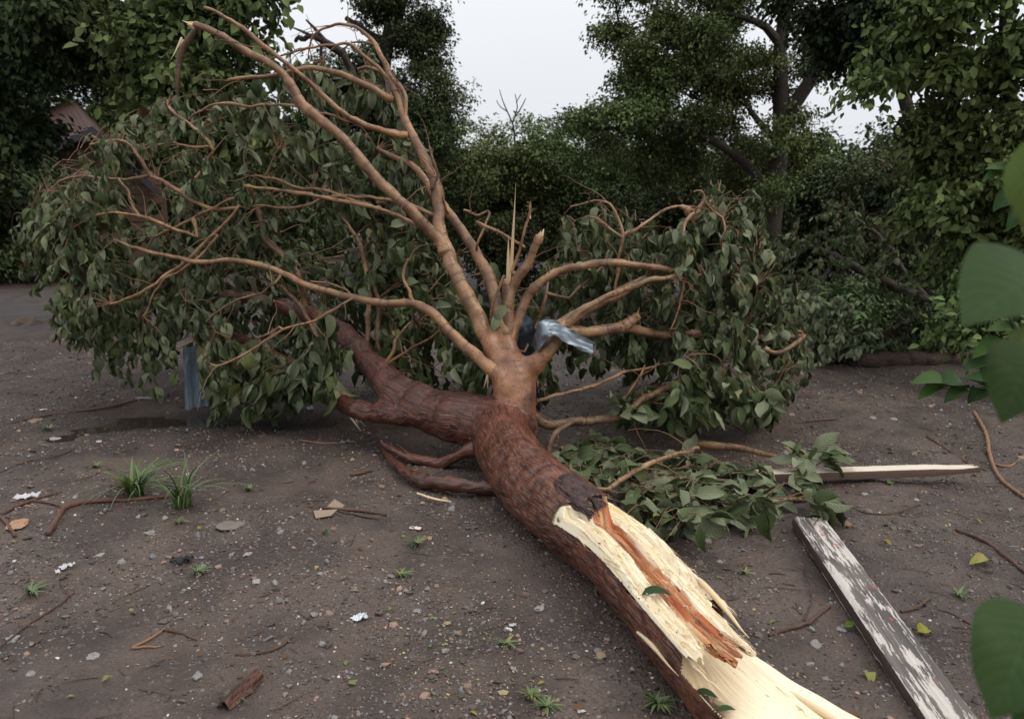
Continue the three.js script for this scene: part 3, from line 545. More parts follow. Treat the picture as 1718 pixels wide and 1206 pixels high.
  ['branch', 0.62, '960,708,4.95,8 938,722,4.85,9 924,742,4.8,9 922,765,4.78,8 930,790,4.75,6'],
  ['branch', 0.8, '1032,690,5.05,4 1050,665,5.1,4 1075,628,5.15,3 1082,612,5.2,2'],
  ['branch', 0.9, '1020,822,3.95,8 1050,800,4.05,8 1085,782,4.15,8 1120,768,4.25,8 1150,758,4.35,7 1172,752,4.45,6'],
  // stubs on the ground at the left of the trunk
  ['limb', 0.62, '800,750,4.75,16 770,764,4.8,14 745,776,4.85,13 722,774,4.9,13 690,768,4.95,12 662,755,5.05,9 640,742,5.15,4'],
];
const spurs = [];
for (const [name, k, text] of D) {
  const L = limbFrom(text, 0.035), R = rngOf(text.length * 31 + Math.round(k * 100)), slim = name === 'branch' ? 0.55 : 0.7; L.r = L.r.map((r) => r * slim);
  L.p.forEach((p, i) => { if (i > 1 && i < L.p.length - 1) { const w = name === 'branch' ? 0.013 : 0.011, f = 10; p.add(V(n3(p.x * f, p.y * f, p.z * f + 5), n3(p.x * f + 7, p.y * f, p.z * f), n3(p.x * f, p.y * f + 3, p.z * f)).multiplyScalar(w)); } });
  for (let i = 2; i < L.r.length - 1; i++) if (R() < 0.2) { L.r[i] *= 1.16; }          // nodes
  if (name === 'branch') {   // carry it back to the wood it grew from
    let b = 1e9, w = null; for (const e of skeleton) { const d = e.p.distanceTo(L.p[0]); if (d < b && e.r > L.r[0] * 0.8) { b = d; w = e; } }
    if (w && b > L.r[0] * 2 && b < 1.7) { const m = L.p[0].clone().lerp(w.p, 0.5).add(V(0, -0.03 * b, -0.12 * b)), C = curve([w.p.clone(), m, L.p[0]], [L.r[0] * 1.3, L.r[0] * 1.1, L.r[0]], 0.05); C.p.pop(); C.r.pop(); L.p.unshift(...C.p); L.r.unshift(...C.r); }
  }
  L.r[0] *= 1.3; if (L.r.length > 3) { L.r[1] *= 1.16; L.r[2] *= 1.06; }
  limb(L, name, k * (text.startsWith('800,750') ? 1.4 : 1), name === 'limb' ? 14 : 8, text.startsWith('800,750') ? M.bark : M.shoot, 0.13);
  for (let i = 3; i < L.p.length - 1; i++) {   // buds, thorns and bare side twigs
    const T = L.p[i + 1].clone().sub(L.p[i]).normalize();
    if (R() < 0.3) { const d = V(R() - 0.5, R() - 0.4, R() - 0.5).normalize().addScaledVector(T, 0.6), a = L.p[i], l = L.r[i] + 0.008 + 0.022 * R(); spurs.push(tube([a, a.clone().addScaledVector(d, l * 0.7), a.clone().addScaledVector(d, l)], [L.r[i] * 0.5, 0.0035, 0.0012], 5, 0)); }
    if (R() < (name === 'branch' ? 0.12 : 0.07)) {
      let d = V(R() - 0.5, R() - 0.35, R() - 0.5).normalize().addScaledVector(T, 0.7).normalize(), a = L.p[i].clone(); const pts = [a.clone()], rad = [0.005]; const n = 3 + Math.floor(R() * 5);
      for (let j = 0; j < n; j++) { d.add(V((R() - 0.5) * 0.7, (R() - 0.6) * 0.7, (R() - 0.5) * 0.7)).normalize(); a = a.clone().addScaledVector(d, 0.035 + 0.04 * R()); pts.push(a); rad.push(0.0042 * (1 - (j + 1) / (n + 1))); }
      spurs.push(tube(pts, rad.map((x) => Math.max(0.0013, x)), 5, 0)); if (R() < 0.6) skeleton.push({ p: pts[pts.length - 1], r: 0.002 });
    }
  }
}
part('side_twigs', own(mergeGeometries(spurs)), std({ color: col(0.15, 0.078, 0.04), roughness: 0.65 }), tree, 'stuff');
{ // the lowest broken stub, peeled to a point
  const L = groundFrom('850,838,12 800,834,12 745,832,12 700,818,11 670,795,8 650,772,5 637,752,1.5', 0.03); L.p.forEach((p, i) => { p.y += 0.012 * n3(i * 0.5, 2, 2); p.z += 0.02 * n3(i * 0.4, 6, 2); }); keep(L);
  part('limb', own(tube(L.p, L.r, 12, 0.4, 3, shootTint(0.7))), M.bark, tree);
  const S = groundFrom('700,838,1.5 728,848,2.5 757,852,1', 0.02); part('split_wood', own(tube(S.p, S.r, 6, 0.3, 4)), M.chipwood, tree);
}
// broken ends: pale splinters
M.splint = std({ color: col(0.5, 0.37, 0.22), roughness: 0.75 });
function brokenEnd(px, py, Dd, dx, dy, n, len, w, seed) {
  const R = rngOf(seed), gs = [];
  for (let i = 0; i < n; i++) {
    const a = P(px + (R() - 0.5) * w * 1.2, py + (R() - 0.5) * w * 1.2, Dd), l = len * (0.35 + 0.65 * R()), b = P(px + dx * l + (R() - 0.5) * w * 1.3, py + dy * l + (R() - 0.5) * w * 1.3, Dd + (R() - 0.5) * 0.03), r = pxr(a, w * 0.28);
    gs.push(tube([a, a.clone().lerp(b, 0.5), b], [r, r * 0.7, r * 0.08], 5, 0.25, i));
  }
  part('broken_end', own(mergeGeometries(gs)), len > 100 ? M.splint : M.chipwood, tree);
}
brokenEnd(854, 470, 5.1, 0.03, -1, 5, 130, 8, 1); brokenEnd(856, 450, 5.1, 0.09, -1, 4, 150, 6, 2); brokenEnd(905, 398, 5.1, 0.3, -1, 5, 14, 9, 3); brokenEnd(330, 42, 5.25, -1, -0.25, 5, 26, 8, 4);
brokenEnd(888, 365, 5.1, 0.05, -1, 2, 28, 5, 5); brokenEnd(588, 688, 5.28, 0.6, 0.9, 4, 34, 8, 6); brokenEnd(1290, 586, 5.6, -0.1, 0.6, 5, 22, 8, 7); brokenEnd(390, 133, 5.6, -1, 0, 3, 12, 4, 8); brokenEnd(642, 741, 5.15, -0.7, -0.6, 3, 12, 6, 9);
brokenEnd(306, 66, 5.25, -0.5, 0.8, 3, 52, 6, 12); brokenEnd(826, 612, 4.9, -0.3, 0.9, 4, 60, 10, 13);
{ const q = limbFrom('332,46,5.3,4 318,62,5.3,5 306,80,5.3,5 300,100,5.3,5 298,130,5.3,4 297,160,5.3,2'); part('bark_strip', own(tube(q.p, q.r, 6, 0.4, 2, shootTint(0.4))), M.shoot, tree); }
// ---------------------------------------------------------------- leaves
// one leaf, stem at the origin, tip at y = 1, face towards +z
function leafGeo({ w = 0.32, fold = 0.5, curl = 0.5, seg = 6, stalk = 0.22, wave = 0, twist = 0 }) {
  const pos = [], uv = [], idx = []; let y = 0, z = 0, a = -curl * 0.35;
  for (let i = 0; i <= seg; i++) {
    const t = i / seg; if (i) { a += curl / seg; y += Math.cos(a) / seg; z -= Math.sin(a) / seg; }
    const W = w * Math.pow(Math.sin(Math.PI * Math.pow(t, 0.72)), 0.85) * (t > 0.8 ? 1 - 0.35 * (t - 0.8) / 0.2 : 1) + 0.002, f = fold * (0.6 + 0.4 * Math.sin(t * 3.1)), tw = twist * t;
    for (const s of [-1, 0, 1]) {
      const lift = Math.abs(s) * W * Math.sin(f) + (s ? wave * Math.sin(t * 11 + s * 2) * W : 0), x = s * W * Math.cos(f), c = Math.cos(tw), n = Math.sin(tw);
      pos.push(x * c - lift * n, y + lift * Math.sin(a), z + lift * c * Math.cos(a) + x * n); uv.push(0.5 + s * 0.5, t);
    }
    if (i) for (let s = 0; s < 2; s++) { const p = (i - 1) * 3 + s, q = p + 3; idx.push(p, p + 1, q, p + 1, q + 1, q); }
  }
  if (stalk) { const k = pos.length / 3; pos.push(-0.012, 0.02, 0, 0.012, 0.02, 0, 0, -stalk, stalk * 0.25); uv.push(0.5, 0.1, 0.5, 0.1, 0.5, 0.1); idx.push(k, k + 1, k + 2); }
  const g = new THREE.BufferGeometry(); g.setAttribute('position', new THREE.Float32BufferAttribute(pos, 3)); g.setAttribute('uv', new THREE.Float32BufferAttribute(uv, 2)); g.setIndex(idx); g.computeVertexNormals(); return g;
}
const leafTex = tex(128, 256, (u, v) => {
  const x = Math.abs(u - 0.5) * 2, mid = sst(0.07, 0.02, x), q = (v - x * 0.32) * 8.5, side = sst(0.16, 0.03, Math.abs(q - Math.round(q))) * (1 - x * 0.6) * sst(0, 0.1, x), m = pf(u, v, 6, 10, 4, 61);
  let c = mix3([0.78, 0.8, 0.74], [1.05, 1.05, 1.0], m); c = mix3(c, [1.35, 1.3, 1.15], 0.75 * mid + 0.4 * side); return c.map((x) => x * 0.72);
});
const leafBump = tex(128, 256, (u, v) => { const x = Math.abs(u - 0.5) * 2, q = (v - x * 0.32) * 8.5, d = Math.abs(q - Math.round(q)); return 0.5 + 0.35 * Math.cos(d * Math.PI * 2 + Math.PI) * (1 - x * 0.3) - 0.4 * sst(0.08, 0, x); }, { data: true });
M.leaf = phy({ map: leafTex, bumpMap: leafBump, bumpScale: 0.003, roughness: 0.55, specularIntensity: 0.4, side: THREE.DoubleSide, transmission: 0.16, thickness: 0 });
M.farLeaf = phy({ roughness: 0.7, specularIntensity: 0.3, side: THREE.DoubleSide });
const Y = V(0, 1, 0);
function leafMatrix(at, dir, face, size, wide = 1) {   // dir: stem to tip; face: rough direction of the upper side
  const y = dir.clone().normalize(), z = face.clone().addScaledVector(y, -face.dot(y)); if (z.lengthSq() < 1e-6) z.set(1, 0, 0).addScaledVector(y, -y.x); z.normalize();
  const x = y.clone().cross(z); return new THREE.Matrix4().makeBasis(x.multiplyScalar(size * wide), y.multiplyScalar(size), z.multiplyScalar(size)).setPosition(at);
}
const rv = (R) => V(R() - 0.5, R() - 0.5, R() - 0.5).multiplyScalar(2);
const inPoly = (poly, x, y) => { let c = false; for (let i = 0, j = poly.length - 1; i < poly.length; j = i++) { const [xi, yi] = poly[i], [xj, yj] = poly[j]; if ((yi > y) !== (yj > y) && x < (xj - xi) * (y - yi) / (yj - yi) + xi) c = !c; } return c; };
const LEAVES = [leafGeo({ w: 0.29, fold: 0.6, curl: 0.6 }), leafGeo({ w: 0.32, fold: 0.85, curl: 0.35, wave: 0.14 }), leafGeo({ w: 0.33, fold: 0.4, curl: 1.3, wave: 0.2 }), leafGeo({ w: 0.3, fold: 1.15, curl: 0.7, twist: 0.7 }), leafGeo({ w: 0.29, fold: -0.5, curl: 0.9, twist: -0.6, wave: 0.15 })];
// ---- leafy twigs of the fallen tree
const twigs = [], allLeaves = [];   // {m, c, k, px}
function leafColor(R, pale) {
  const t = R(), p = R() < pale ? 1 : 0, b = 0.75 + 0.5 * R();
  const c = p ? [0.24, 0.275, 0.17] : mix3([0.058, 0.09, 0.03], [0.14, 0.18, 0.075], t);
  const y = R() < 0.035 ? 1.5 : 1; if (R() < 0.02) return col(0.16 * b, 0.1 * b, 0.045 * b); return col(c[0] * b * y, c[1] * b * (0.5 + y / 2), c[2] * b);
}
function twigOf(R, from, to, { n = 10, size = 0.12, droop = 0.9, pale = 0.35, r0 = 0.0045, floor = true, tint = 1 } = {}) {
  const d = from.distanceTo(to), mid = from.clone().lerp(to, 0.5); mid.y += d * (0.08 + 0.16 * R()); mid.add(rv(R).multiplyScalar(d * 0.13));
  const L = curve([from, mid, to], [r0, r0 * 0.6, r0 * 0.25], Math.max(0.035, d / 9));
  if (floor) for (const p of L.p) p.y = Math.max(p.y, gh(p.x, p.z) + 0.01);
  twigs.push(tube(L.p, L.r, 4, 0));
  const m = L.p.length, T = V(0, 0, 0);
  for (let i = 0; i < n; i++) {
    const t = 1 - Math.pow(R(), 1.7) * 0.62, k = Math.min(m - 2, Math.floor(t * (m - 1))), at = L.p[k].clone().lerp(L.p[k + 1], t * (m - 1) - k);
    T.subVectors(L.p[k + 1], L.p[k]).normalize();
    const lone = R() < 0.25; const dir = T.clone().multiplyScalar(lone ? 0.9 : 0.35).add(rv(R).multiplyScalar(0.5)).add(V(0, -droop * (0.8 + 0.7 * R()), 0)).normalize(), s = size * (0.42 + 0.75 * R());
    const face = rv(R).add(V(0, 0.5, 0.45));
    at.addScaledVector(dir, s * 0.2);
    if (floor) { const g = gh(at.x, at.z) + 0.008, tip = at.y + dir.y * s; if (at.y < g) at.y = g; if (tip < g) { dir.y = (g - at.y) / s; const h = Math.hypot(dir.x, dir.z) || 1, q = Math.sqrt(Math.max(0.05, 1 - dir.y * dir.y)) / h; dir.x *= q; dir.z *= q; face.set(face.x * 0.4, 1, face.z * 0.4); } }
    allLeaves.push({ m: leafMatrix(at, dir, face, s, 0.85 + 0.3 * R()), c: leafColor(R, pale).multiplyScalar(tint), k: Math.floor(R() * LEAVES.length), at, s });
  }
}
function nearest(q, far) { let b = 1e9, w = null; for (const e of skeleton) { const d = e.p.distanceToSquared(q); if (d < b) { b = d; w = e; } } return w && b < far * far ? w.p : null; }
function fill(R, poly, n, D0, D1, o, far = 1.6) {
  const xs = poly.map((p) => p[0]), ys = poly.map((p) => p[1]), x0 = Math.min(...xs), x1 = Math.max(...xs), y0 = Math.min(...ys), y1 = Math.max(...ys);
  let made = 0, tries = 0;
  while (made < n && tries++ < n * 40) {
    const px = lerp(x0, x1, R()), py = lerp(y0, y1, R()); if (!inPoly(poly, px, py) || (px > 296 && px < 338 && py > 565)) continue;
    const q = P(px, py, lerp(D0, D1, Math.pow(R(), o.near ?? 1))); if (q.y < gh(q.x, q.z) + 0.03) continue;
    if (o.gap && n3(q.x * 2.2, q.y * 2.2, q.z * 2.2 + (o.seed ?? 0)) < -o.gap) continue;
    const s = nearest(q, far); if (!s) continue;
    const dir = q.clone().sub(s), len = Math.min(dir.length(), o.len ?? 0.5), from = q.clone().addScaledVector(dir.normalize(), -len).add(V(0, len * 0.35, 0));
    const f = dir.length() && s.distanceTo(q) < (o.len ?? 0.5) * 1.2 ? s : from;
    twigOf(R, f, q, o); made++;
  }
}
{
  const R = rngOf(77);
  fill(R, [[30, 415], [66, 340], [130, 262], [195, 235], [280, 195], [330, 180], [420, 170], [520, 240], [620, 330], [720, 420], [800, 470], [820, 560], [700, 590], [600, 560], [560, 560], [545, 630], [480, 690], [340, 690], [300, 560], [210, 630], [150, 580], [60, 520]], 370, 5.95, 7.9, { n: 11, size: 0.13, near: 1.5, gap: 0.03, pale: 0.55 });
  fill(R, [[400, 160], [470, 130], [540, 85], [630, 80], [690, 200], [722, 300], [735, 400], [650, 420], [560, 330], [470, 240]], 145, 5.75, 6.7, { n: 9, size: 0.14, gap: 0.08, pale: 0.6, seed: 4 });
  fill(R, [[600, 380], [740, 420], [830, 560], [860, 640], [700, 680], [600, 610]], 130, 5.6, 7.3, { n: 9, size: 0.14, pale: 0.25 });
  fill(R, [[320, 560], [420, 580], [540, 560], [560, 620], [470, 690], [350, 690], [310, 640]], 90, 5.55, 6.4, { n: 9, size: 0.15, pale: 0.5 });
  fill(R, [[500, 530], [580, 540], [570, 660], [500, 640]], 16, 5.35, 5.6, { n: 7, size: 0.17, pale: 0.55 });
  fill(R, [[40, 420], [90, 330], [180, 250], [220, 330], [150, 500], [60, 500]], 50, 6.1, 7.0, { n: 8, size: 0.13, gap: 0.3, pale: 0.5 });
  // the right half of the crown
  fill(R, [[900, 440], [950, 380], [1040, 385], [1100, 400], [1150, 345], [1205, 335], [1270, 375], [1300, 440], [1310, 560], [1340, 630], [1290, 650], [1200, 625], [1090, 610], [1060, 580], [940, 520]], 165, 5.35, 7.0, { n: 11, size: 0.122, near: 1.3, gap: 0.0, pale: 0.5, seed: 9 });
  fill(R, [[1090, 400], [1180, 345], [1260, 400], [1290, 600], [1200, 650], [1100, 600]], 70, 5.2, 5.6, { n: 8, size: 0.12, gap: 0.2, pale: 0.5, seed: 3 });
  fill(R, [[1180, 345], [1240, 360], [1300, 440], [1315, 590], [1250, 600], [1190, 520]], 75, 5.6, 6.9, { n: 10, size: 0.14, pale: 0.2, seed: 2 });
  fill(R, [[900, 470], [1080, 500], [1120, 610], [960, 600], [890, 540]], 80, 5.6, 7.4, { n: 9, size: 0.13, pale: 0.3 });
  fill(R, [[755, 590], [810, 600], [815, 660], [765, 660]], 7, 5.0, 5.25, { n: 7, size: 0.14, pale: 0.3 });
  fill(R, [[1030, 670], [1180, 650], [1310, 650], [1300, 690], [1120, 712], [1040, 705]], 70, 4.95, 6.2, { n: 8, size: 0.15, droop: 0.25, pale: 0.45, len: 0.3 });
  fill(R, [[760, 610], [860, 560], [940, 640], [900, 690]], 26, 5.4, 6.2, { n: 8, size: 0.13, pale: 0.2 });
  fill(R, [[150, 400], [330, 330], [560, 400], [640, 560], [560, 590], [340, 600], [200, 560]], 150, 7.0, 8.6, { n: 11, size: 0.14, pale: 0.1 }, 3);
  fill(R, [[620, 420], [850, 450], [900, 600], [840, 660], [640, 600]], 60, 6.6, 8.2, { n: 11, size: 0.14, pale: 0.1 }, 3);
  fill(R, [[930, 440], [1200, 420], [1290, 600], [1200, 660], [960, 640]], 80, 6.6, 8.0, { n: 11, size: 0.14, pale: 0.1 }, 3);
  fill(R, [[110, 470], [210, 500], [300, 540], [300, 640], [225, 650], [150, 600], [90, 540]], 75, 5.9, 7.0, { n: 10, size: 0.125, pale: 0.5, gap: 0.25 }, 2.2);
  // straggling outer twigs with few leaves
  fill(R, [[10, 430], [40, 330], [110, 250], [180, 215], [270, 165], [400, 150], [330, 200], [200, 270], [120, 330], [90, 430], [140, 560], [200, 640], [110, 590], [30, 500]], 90, 5.9, 7.2, { n: 5, size: 0.115, len: 0.4, pale: 0.6, r0: 0.003 });
  fill(R, [[1150, 320], [1230, 320], [1310, 390], [1340, 500], [1370, 600], [1320, 700], [1290, 640], [1290, 480], [1250, 400]], 80, 5.5, 6.6, { n: 5, size: 0.11, len: 0.4, pale: 0.6, r0: 0.003, seed: 6 });
  fill(R, [[900, 400], [960, 340], [1060, 350], [1130, 390], [1060, 420], [950, 430]], 26, 5.4, 6.4, { n: 5, size: 0.11, len: 0.35, pale: 0.6, r0: 0.003 });
  // single bright leaves on the pale shoots
  for (const [x, y, d] of [[835, 528, 5], [848, 512, 5], [624, 152, 5.6], [655, 380, 5.2], [665, 405, 5.2], [520, 590, 5.4]]) { const a = P(x, y, d); allLeaves.push({ m: leafMatrix(a, rv(R).add(V(0, -0.6, 0)), V(0.2, 0.5, 1), 0.13), c: col(0.13, 0.21, 0.08), k: 0, at: a, s: 0.13 }); }
}
function groundSpray(R, poly, n, hmax, o) {   // broken leafy ends lying on the ground
  const xs = poly.map((p) => p[0]), ys = poly.map((p) => p[1]);
  for (let made = 0, k = 0; made < n && k < n * 30; k++) {
    const px = lerp(Math.min(...xs), Math.max(...xs), R()), py = lerp(Math.min(...ys), Math.max(...ys), R()); if (!inPoly(poly, px, py)) continue;
    const h = 0.03 + hmax * R() * R(), q = G(px, py, h); q.y = Math.max(q.y, gh(q.x, q.z) + 0.03);
    const f = q.clone().add(V((R() - 0.7) * 0.45, 0.05 * R(), (R() - 0.3) * 0.35)); twigOf(R, f, q, { n: 7, size: 0.125, droop: 0.25, pale: 0.35, r0: 0.004, ...o }); made++;
  }
}
function flushLeaves(o, origin, most) {   // the ones that show largest as leaves of their own, the rest as one mass
  const cell = new Map();
  for (const e of allLeaves) { const [x, y, f] = toPx(e.at); e.f = f; e.px = e.s / f; const key = Math.floor(x / 20) + ',' + Math.floor(y / 20); const old = cell.get(key); if (x > 0 && x < 1718 && y > 0 && y < 1206 && (!old || f < old.f)) cell.set(key, e); }
  const front = [...cell.values()].sort((a, b) => b.px - a.px).slice(0, most); const pick = new Set(front), mats = new Map();
  const T = new THREE.Matrix4().makeTranslation(-origin.x, -origin.y, -origin.z);
  for (const e of front) {
    const key = Math.round(e.c.g * 60); if (!mats.has(key)) { const m = M.leaf.clone(); m.color.copy(e.c); mats.set(key, m); }
    const m = part('leaf', LEAVES[e.k], mats.get(key), o); m.applyMatrix4(T.clone().multiply(e.m));
  }
  const by = LEAVES.map(() => []); for (const e of allLeaves) if (!pick.has(e)) by[e.k].push({ m: T.clone().multiply(e.m), c: e.c });
  by.forEach((l, k) => { if (l.length) copies('foliage', LEAVES[k], M.leaf, l, o); });
  const t = part('twigs', shiftGeo(mergeGeometries(twigs), origin), M.twig, o, 'stuff');
  allLeaves.length = 0; twigs.length = 0; return t;
}
flushLeaves(tree, TO, 300);
{ // a broken leafy branch on the ground at the right of the trunk
  const R = rngOf(31), o = thing('fallen_branch', 'broken leafy branch lying on the ground between the trunk and the two boards', 'branch', G(1170, 830));
  const O = o.position.clone(); O.y = 0; o.position.y = 0;
  groundSpray(R, [[950, 760], [1000, 735], [1060, 760], [1170, 765], [1270, 780], [1380, 800], [1400, 870], [1320, 862], [1190, 885], [1080, 870], [1020, 810]], 84, 0.2, { size: 0.155, pale: 0.55 });
  groundSpray(R, [[930, 765], [985, 725], [1030, 750], [1050, 800], [960, 790]], 22, 0.22, { size: 0.15 });
  groundSpray(R, [[1050, 820], [1220, 800], [1260, 850], [1120, 880]], 22, 0.14, { size: 0.16, pale: 0.5 });
  for (const [t, h] of [['1150,762,6 1190,768,7 1240,778,6 1300,792,4', 0.12], ['1060,850,4 1120,838,5 1180,832,4 1240,836,3', 0.1], ['1180,862,3 1260,870,3 1330,862,3 1385,868,2', 0.07]]) { const L = groundFrom(t, h); part('stem', shiftGeo(tube(L.p, L.r, 6, 0.15, 3, shootTint(0.75)), O), M.shoot, o); }
  flushLeaves(o, O, 200);
  const R2 = rngOf(8), b = thing('leaf_tuft', 'tuft of large green leaves lying across the narrow white board', 'leaves', G(1355, 782)); const O2 = b.position.clone(); O2.y = 0; b.position.y = 0;
  const c = G(1362, 785, 0.09);
  for (let i = 0; i < 22; i++) { const a = c.clone().add(V((R2() - 0.5) * 0.22, R2() * 0.12, (R2() - 0.5) * 0.12)), dir = V(a.x - c.x + (R2() - 0.5) * 0.2, 0.02 + (R2() - 0.5) * 0.16, a.z - c.z + (R2() - 0.3) * 0.2).normalize(); allLeaves.push({ m: leafMatrix(a, dir, V(R2() - 0.5, 1, 0.6), 0.13 + 0.07 * R2()), c: leafColor(R2, 0.6), k: i % 5, at: a, s: 0.15 }); }
  twigs.push(tube([c.clone().add(V(-0.25, -0.03, 0.05)), c, c.clone().add(V(0.12, 0.06, -0.03))], [0.005, 0.004, 0.002], 5, 0));
  flushLeaves(b, O2, 30);
}

{ // a second tree brought down behind, its boughs tangled from the crown to the right edge
  const R = rngOf(909), o = thing('fallen_tree', 'second toppled tree, a tangle of dark limbs and small leaves behind the black log', 'tree', G(1500, 575)), O = o.position.clone(); O.y = 0; o.position.y = 0;
  skeleton.length = 0;
  const bk = std({ color: col(0.045, 0.034, 0.028), roughness: 0.7, bumpMap: barkBump, bumpScale: 0.01 });
  [['limb', '1720,560,9.4,10 1640,535,9.5,9 1560,505,9.6,9 1480,470,9.7,8 1400,430,9.8,6 1340,405,9.9,4'], ['limb', '1560,505,9.6,6 1520,460,9.7,5 1490,410,9.8,4 1440,370,9.9,3 1395,350,10,2'], ['limb', '1640,535,9.5,6 1610,480,9.6,5 1600,430,9.7,4 1560,390,9.8,3'], ['branch', '1480,470,9.7,5 1430,500,9.5,4 1390,540,9.3,3 1350,580,9.1,2'], ['branch', '1560,505,9.6,4 1520,540,9.3,4 1470,560,9.1,3 1420,590,8.9,2'], ['branch', '1720,500,9.2,5 1670,470,9.2,4 1620,440,9.3,3 1570,440,9.4,2'], ['branch', '1400,430,9.8,3 1380,470,9.7,3 1330,500,9.5,2'], ['branch', '1490,410,9.8,3 1540,380,9.9,2 1580,370,9.9,2'], ['branch', '1660,545,9.3,3 1620,580,9,3 1580,600,8.8,2'], ['branch', '1720,600,8.6,4 1680,585,8.6,3 1640,590,8.5,2']].forEach(([n, t]) => { const L = limbFrom(t, 0.06); L.p.forEach((p, i) => p.add(V(0, 0.05 * n3(i * 0.6, t.length, 1), 0.04 * n3(i * 0.5, 3, t.length)))); keep(L); part(n, shiftGeo(tube(L.p, L.r, 8, 0.2, t.length), O), bk, o); });
  const op = { n: 13, size: 0.1, droop: 0.5, pale: 0.25, len: 0.5, r0: 0.003 };
  fill(R, [[1300, 400], [1400, 340], [1500, 380], [1600, 420], [1720, 450], [1720, 620], [1600, 600], [1480, 590], [1340, 610], [1300, 560]], 420, 8.7, 11, op, 3);
  fill(R, [[1315, 490], [1400, 475], [1470, 540], [1480, 585], [1350, 615], [1320, 570]], 110, 8.4, 9.2, { ...op, pale: 0.97, size: 0.105, n: 16, tint: 1.5 }, 3);
  fill(R, [[1470, 560], [1720, 540], [1720, 610], [1600, 600], [1480, 590]], 60, 8.6, 9.4, { ...op, pale: 0.5 }, 3);
  flushLeaves(o, O, 120);
}
// ---------------------------------------------------------------- trees, shrubs and the house behind
// a spray: a short stem with many small leaves, about 1 unit across
function sprayGeo(seed, n, ls, kind) {
  const R = rngOf(seed), pos = [], idx = [], nor = [];
  const leaf = (a, d, f, s, w) => {
    const y = d.clone().normalize(), z = f.clone().addScaledVector(y, -f.dot(y)).normalize(), x = y.clone().cross(z), k = pos.length / 3;
    const A = a, B = a.clone().addScaledVector(y, s * 0.42).addScaledVector(x, s * w).addScaledVector(z, s * 0.1), C = a.clone().addScaledVector(y, s).addScaledVector(z, -s * 0.12), E = a.clone().addScaledVector(y, s * 0.42).addScaledVector(x, -s * w).addScaledVector(z, s * 0.1);
    if (kind !== 'small' && kind !== 'pinnate') { const B2 = a.clone().addScaledVector(y, s * 0.72).addScaledVector(x, s * w * 0.72).addScaledVector(z, s * 0.02), E2 = a.clone().addScaledVector(y, s * 0.72).addScaledVector(x, -s * w * 0.72).addScaledVector(z, s * 0.02), Mi = a.clone().addScaledVector(y, s * 0.5).addScaledVector(z, -s * 0.06); for (const q of [A, B, B2, C, E2, E, Mi]) pos.push(q.x, q.y, q.z); idx.push(k, k + 1, k + 6, k + 1, k + 2, k + 6, k + 2, k + 3, k + 6, k + 3, k + 4, k + 6, k + 4, k + 5, k + 6, k + 5, k, k + 6); return; }
    for (const q of [A, B, C, E]) pos.push(q.x, q.y, q.z); idx.push(k, k + 1, k + 2, k, k + 2, k + 3);
  };
  const stems = kind === 'pinnate' ? 4 : 5;
  for (let s = 0; s < stems; s++) {
    const d = V(R() - 0.5, 0.1 + (R() - 0.5) * 0.6, R() - 0.5).normalize(), o = rv(R).multiplyScalar(0.12);
    const m = Math.ceil(n / stems);
    for (let i = 0; i < m; i++) {
      const t = (i + R()) / m, a = o.clone().addScaledVector(d, t * 0.55).add(V(0, -0.16 * t * t, 0));
      if (kind === 'pinnate') { const side = V(d.z, 0, -d.x).multiplyScalar(i % 2 ? 1 : -1); leaf(a, side.clone().add(V(0, -0.5, 0)).addScaledVector(d, 0.6), V(0, 1, 0).add(rv(R).multiplyScalar(0.4)), ls * (0.8 + 0.3 * R()), 0.17); }
      else { a.add(rv(R).multiplyScalar(0.1)); leaf(a, d.clone().multiplyScalar(0.5).add(rv(R).multiplyScalar(0.7)).add(V(0, -0.55, 0)), V(0, 0.9, 0.2).add(rv(R).multiplyScalar(0.8)), ls * (0.7 + 0.6 * R()), 0.3); }
    }
  }
  const g = new THREE.BufferGeometry(); g.setAttribute('position', new THREE.Float32BufferAttribute(pos, 3)); g.setIndex(idx); g.computeVertexNormals(); return g;
}
const SPRAY = {}, sprays = (key, n, ls, kind) => (SPRAY[key] ??= [0, 1, 2, 3].map((i) => sprayGeo(100 + i * 7 + ls * 1000, n, ls, kind ?? key)));
const KIND = { small: ['small', 60, 0.092], mid: ['mid', 34, 0.15], large: ['large', 20, 0.2], fine: ['fine', 44, 0.12], pinnate: ['pinnate', 36, 0.2, 'pinnate'] };
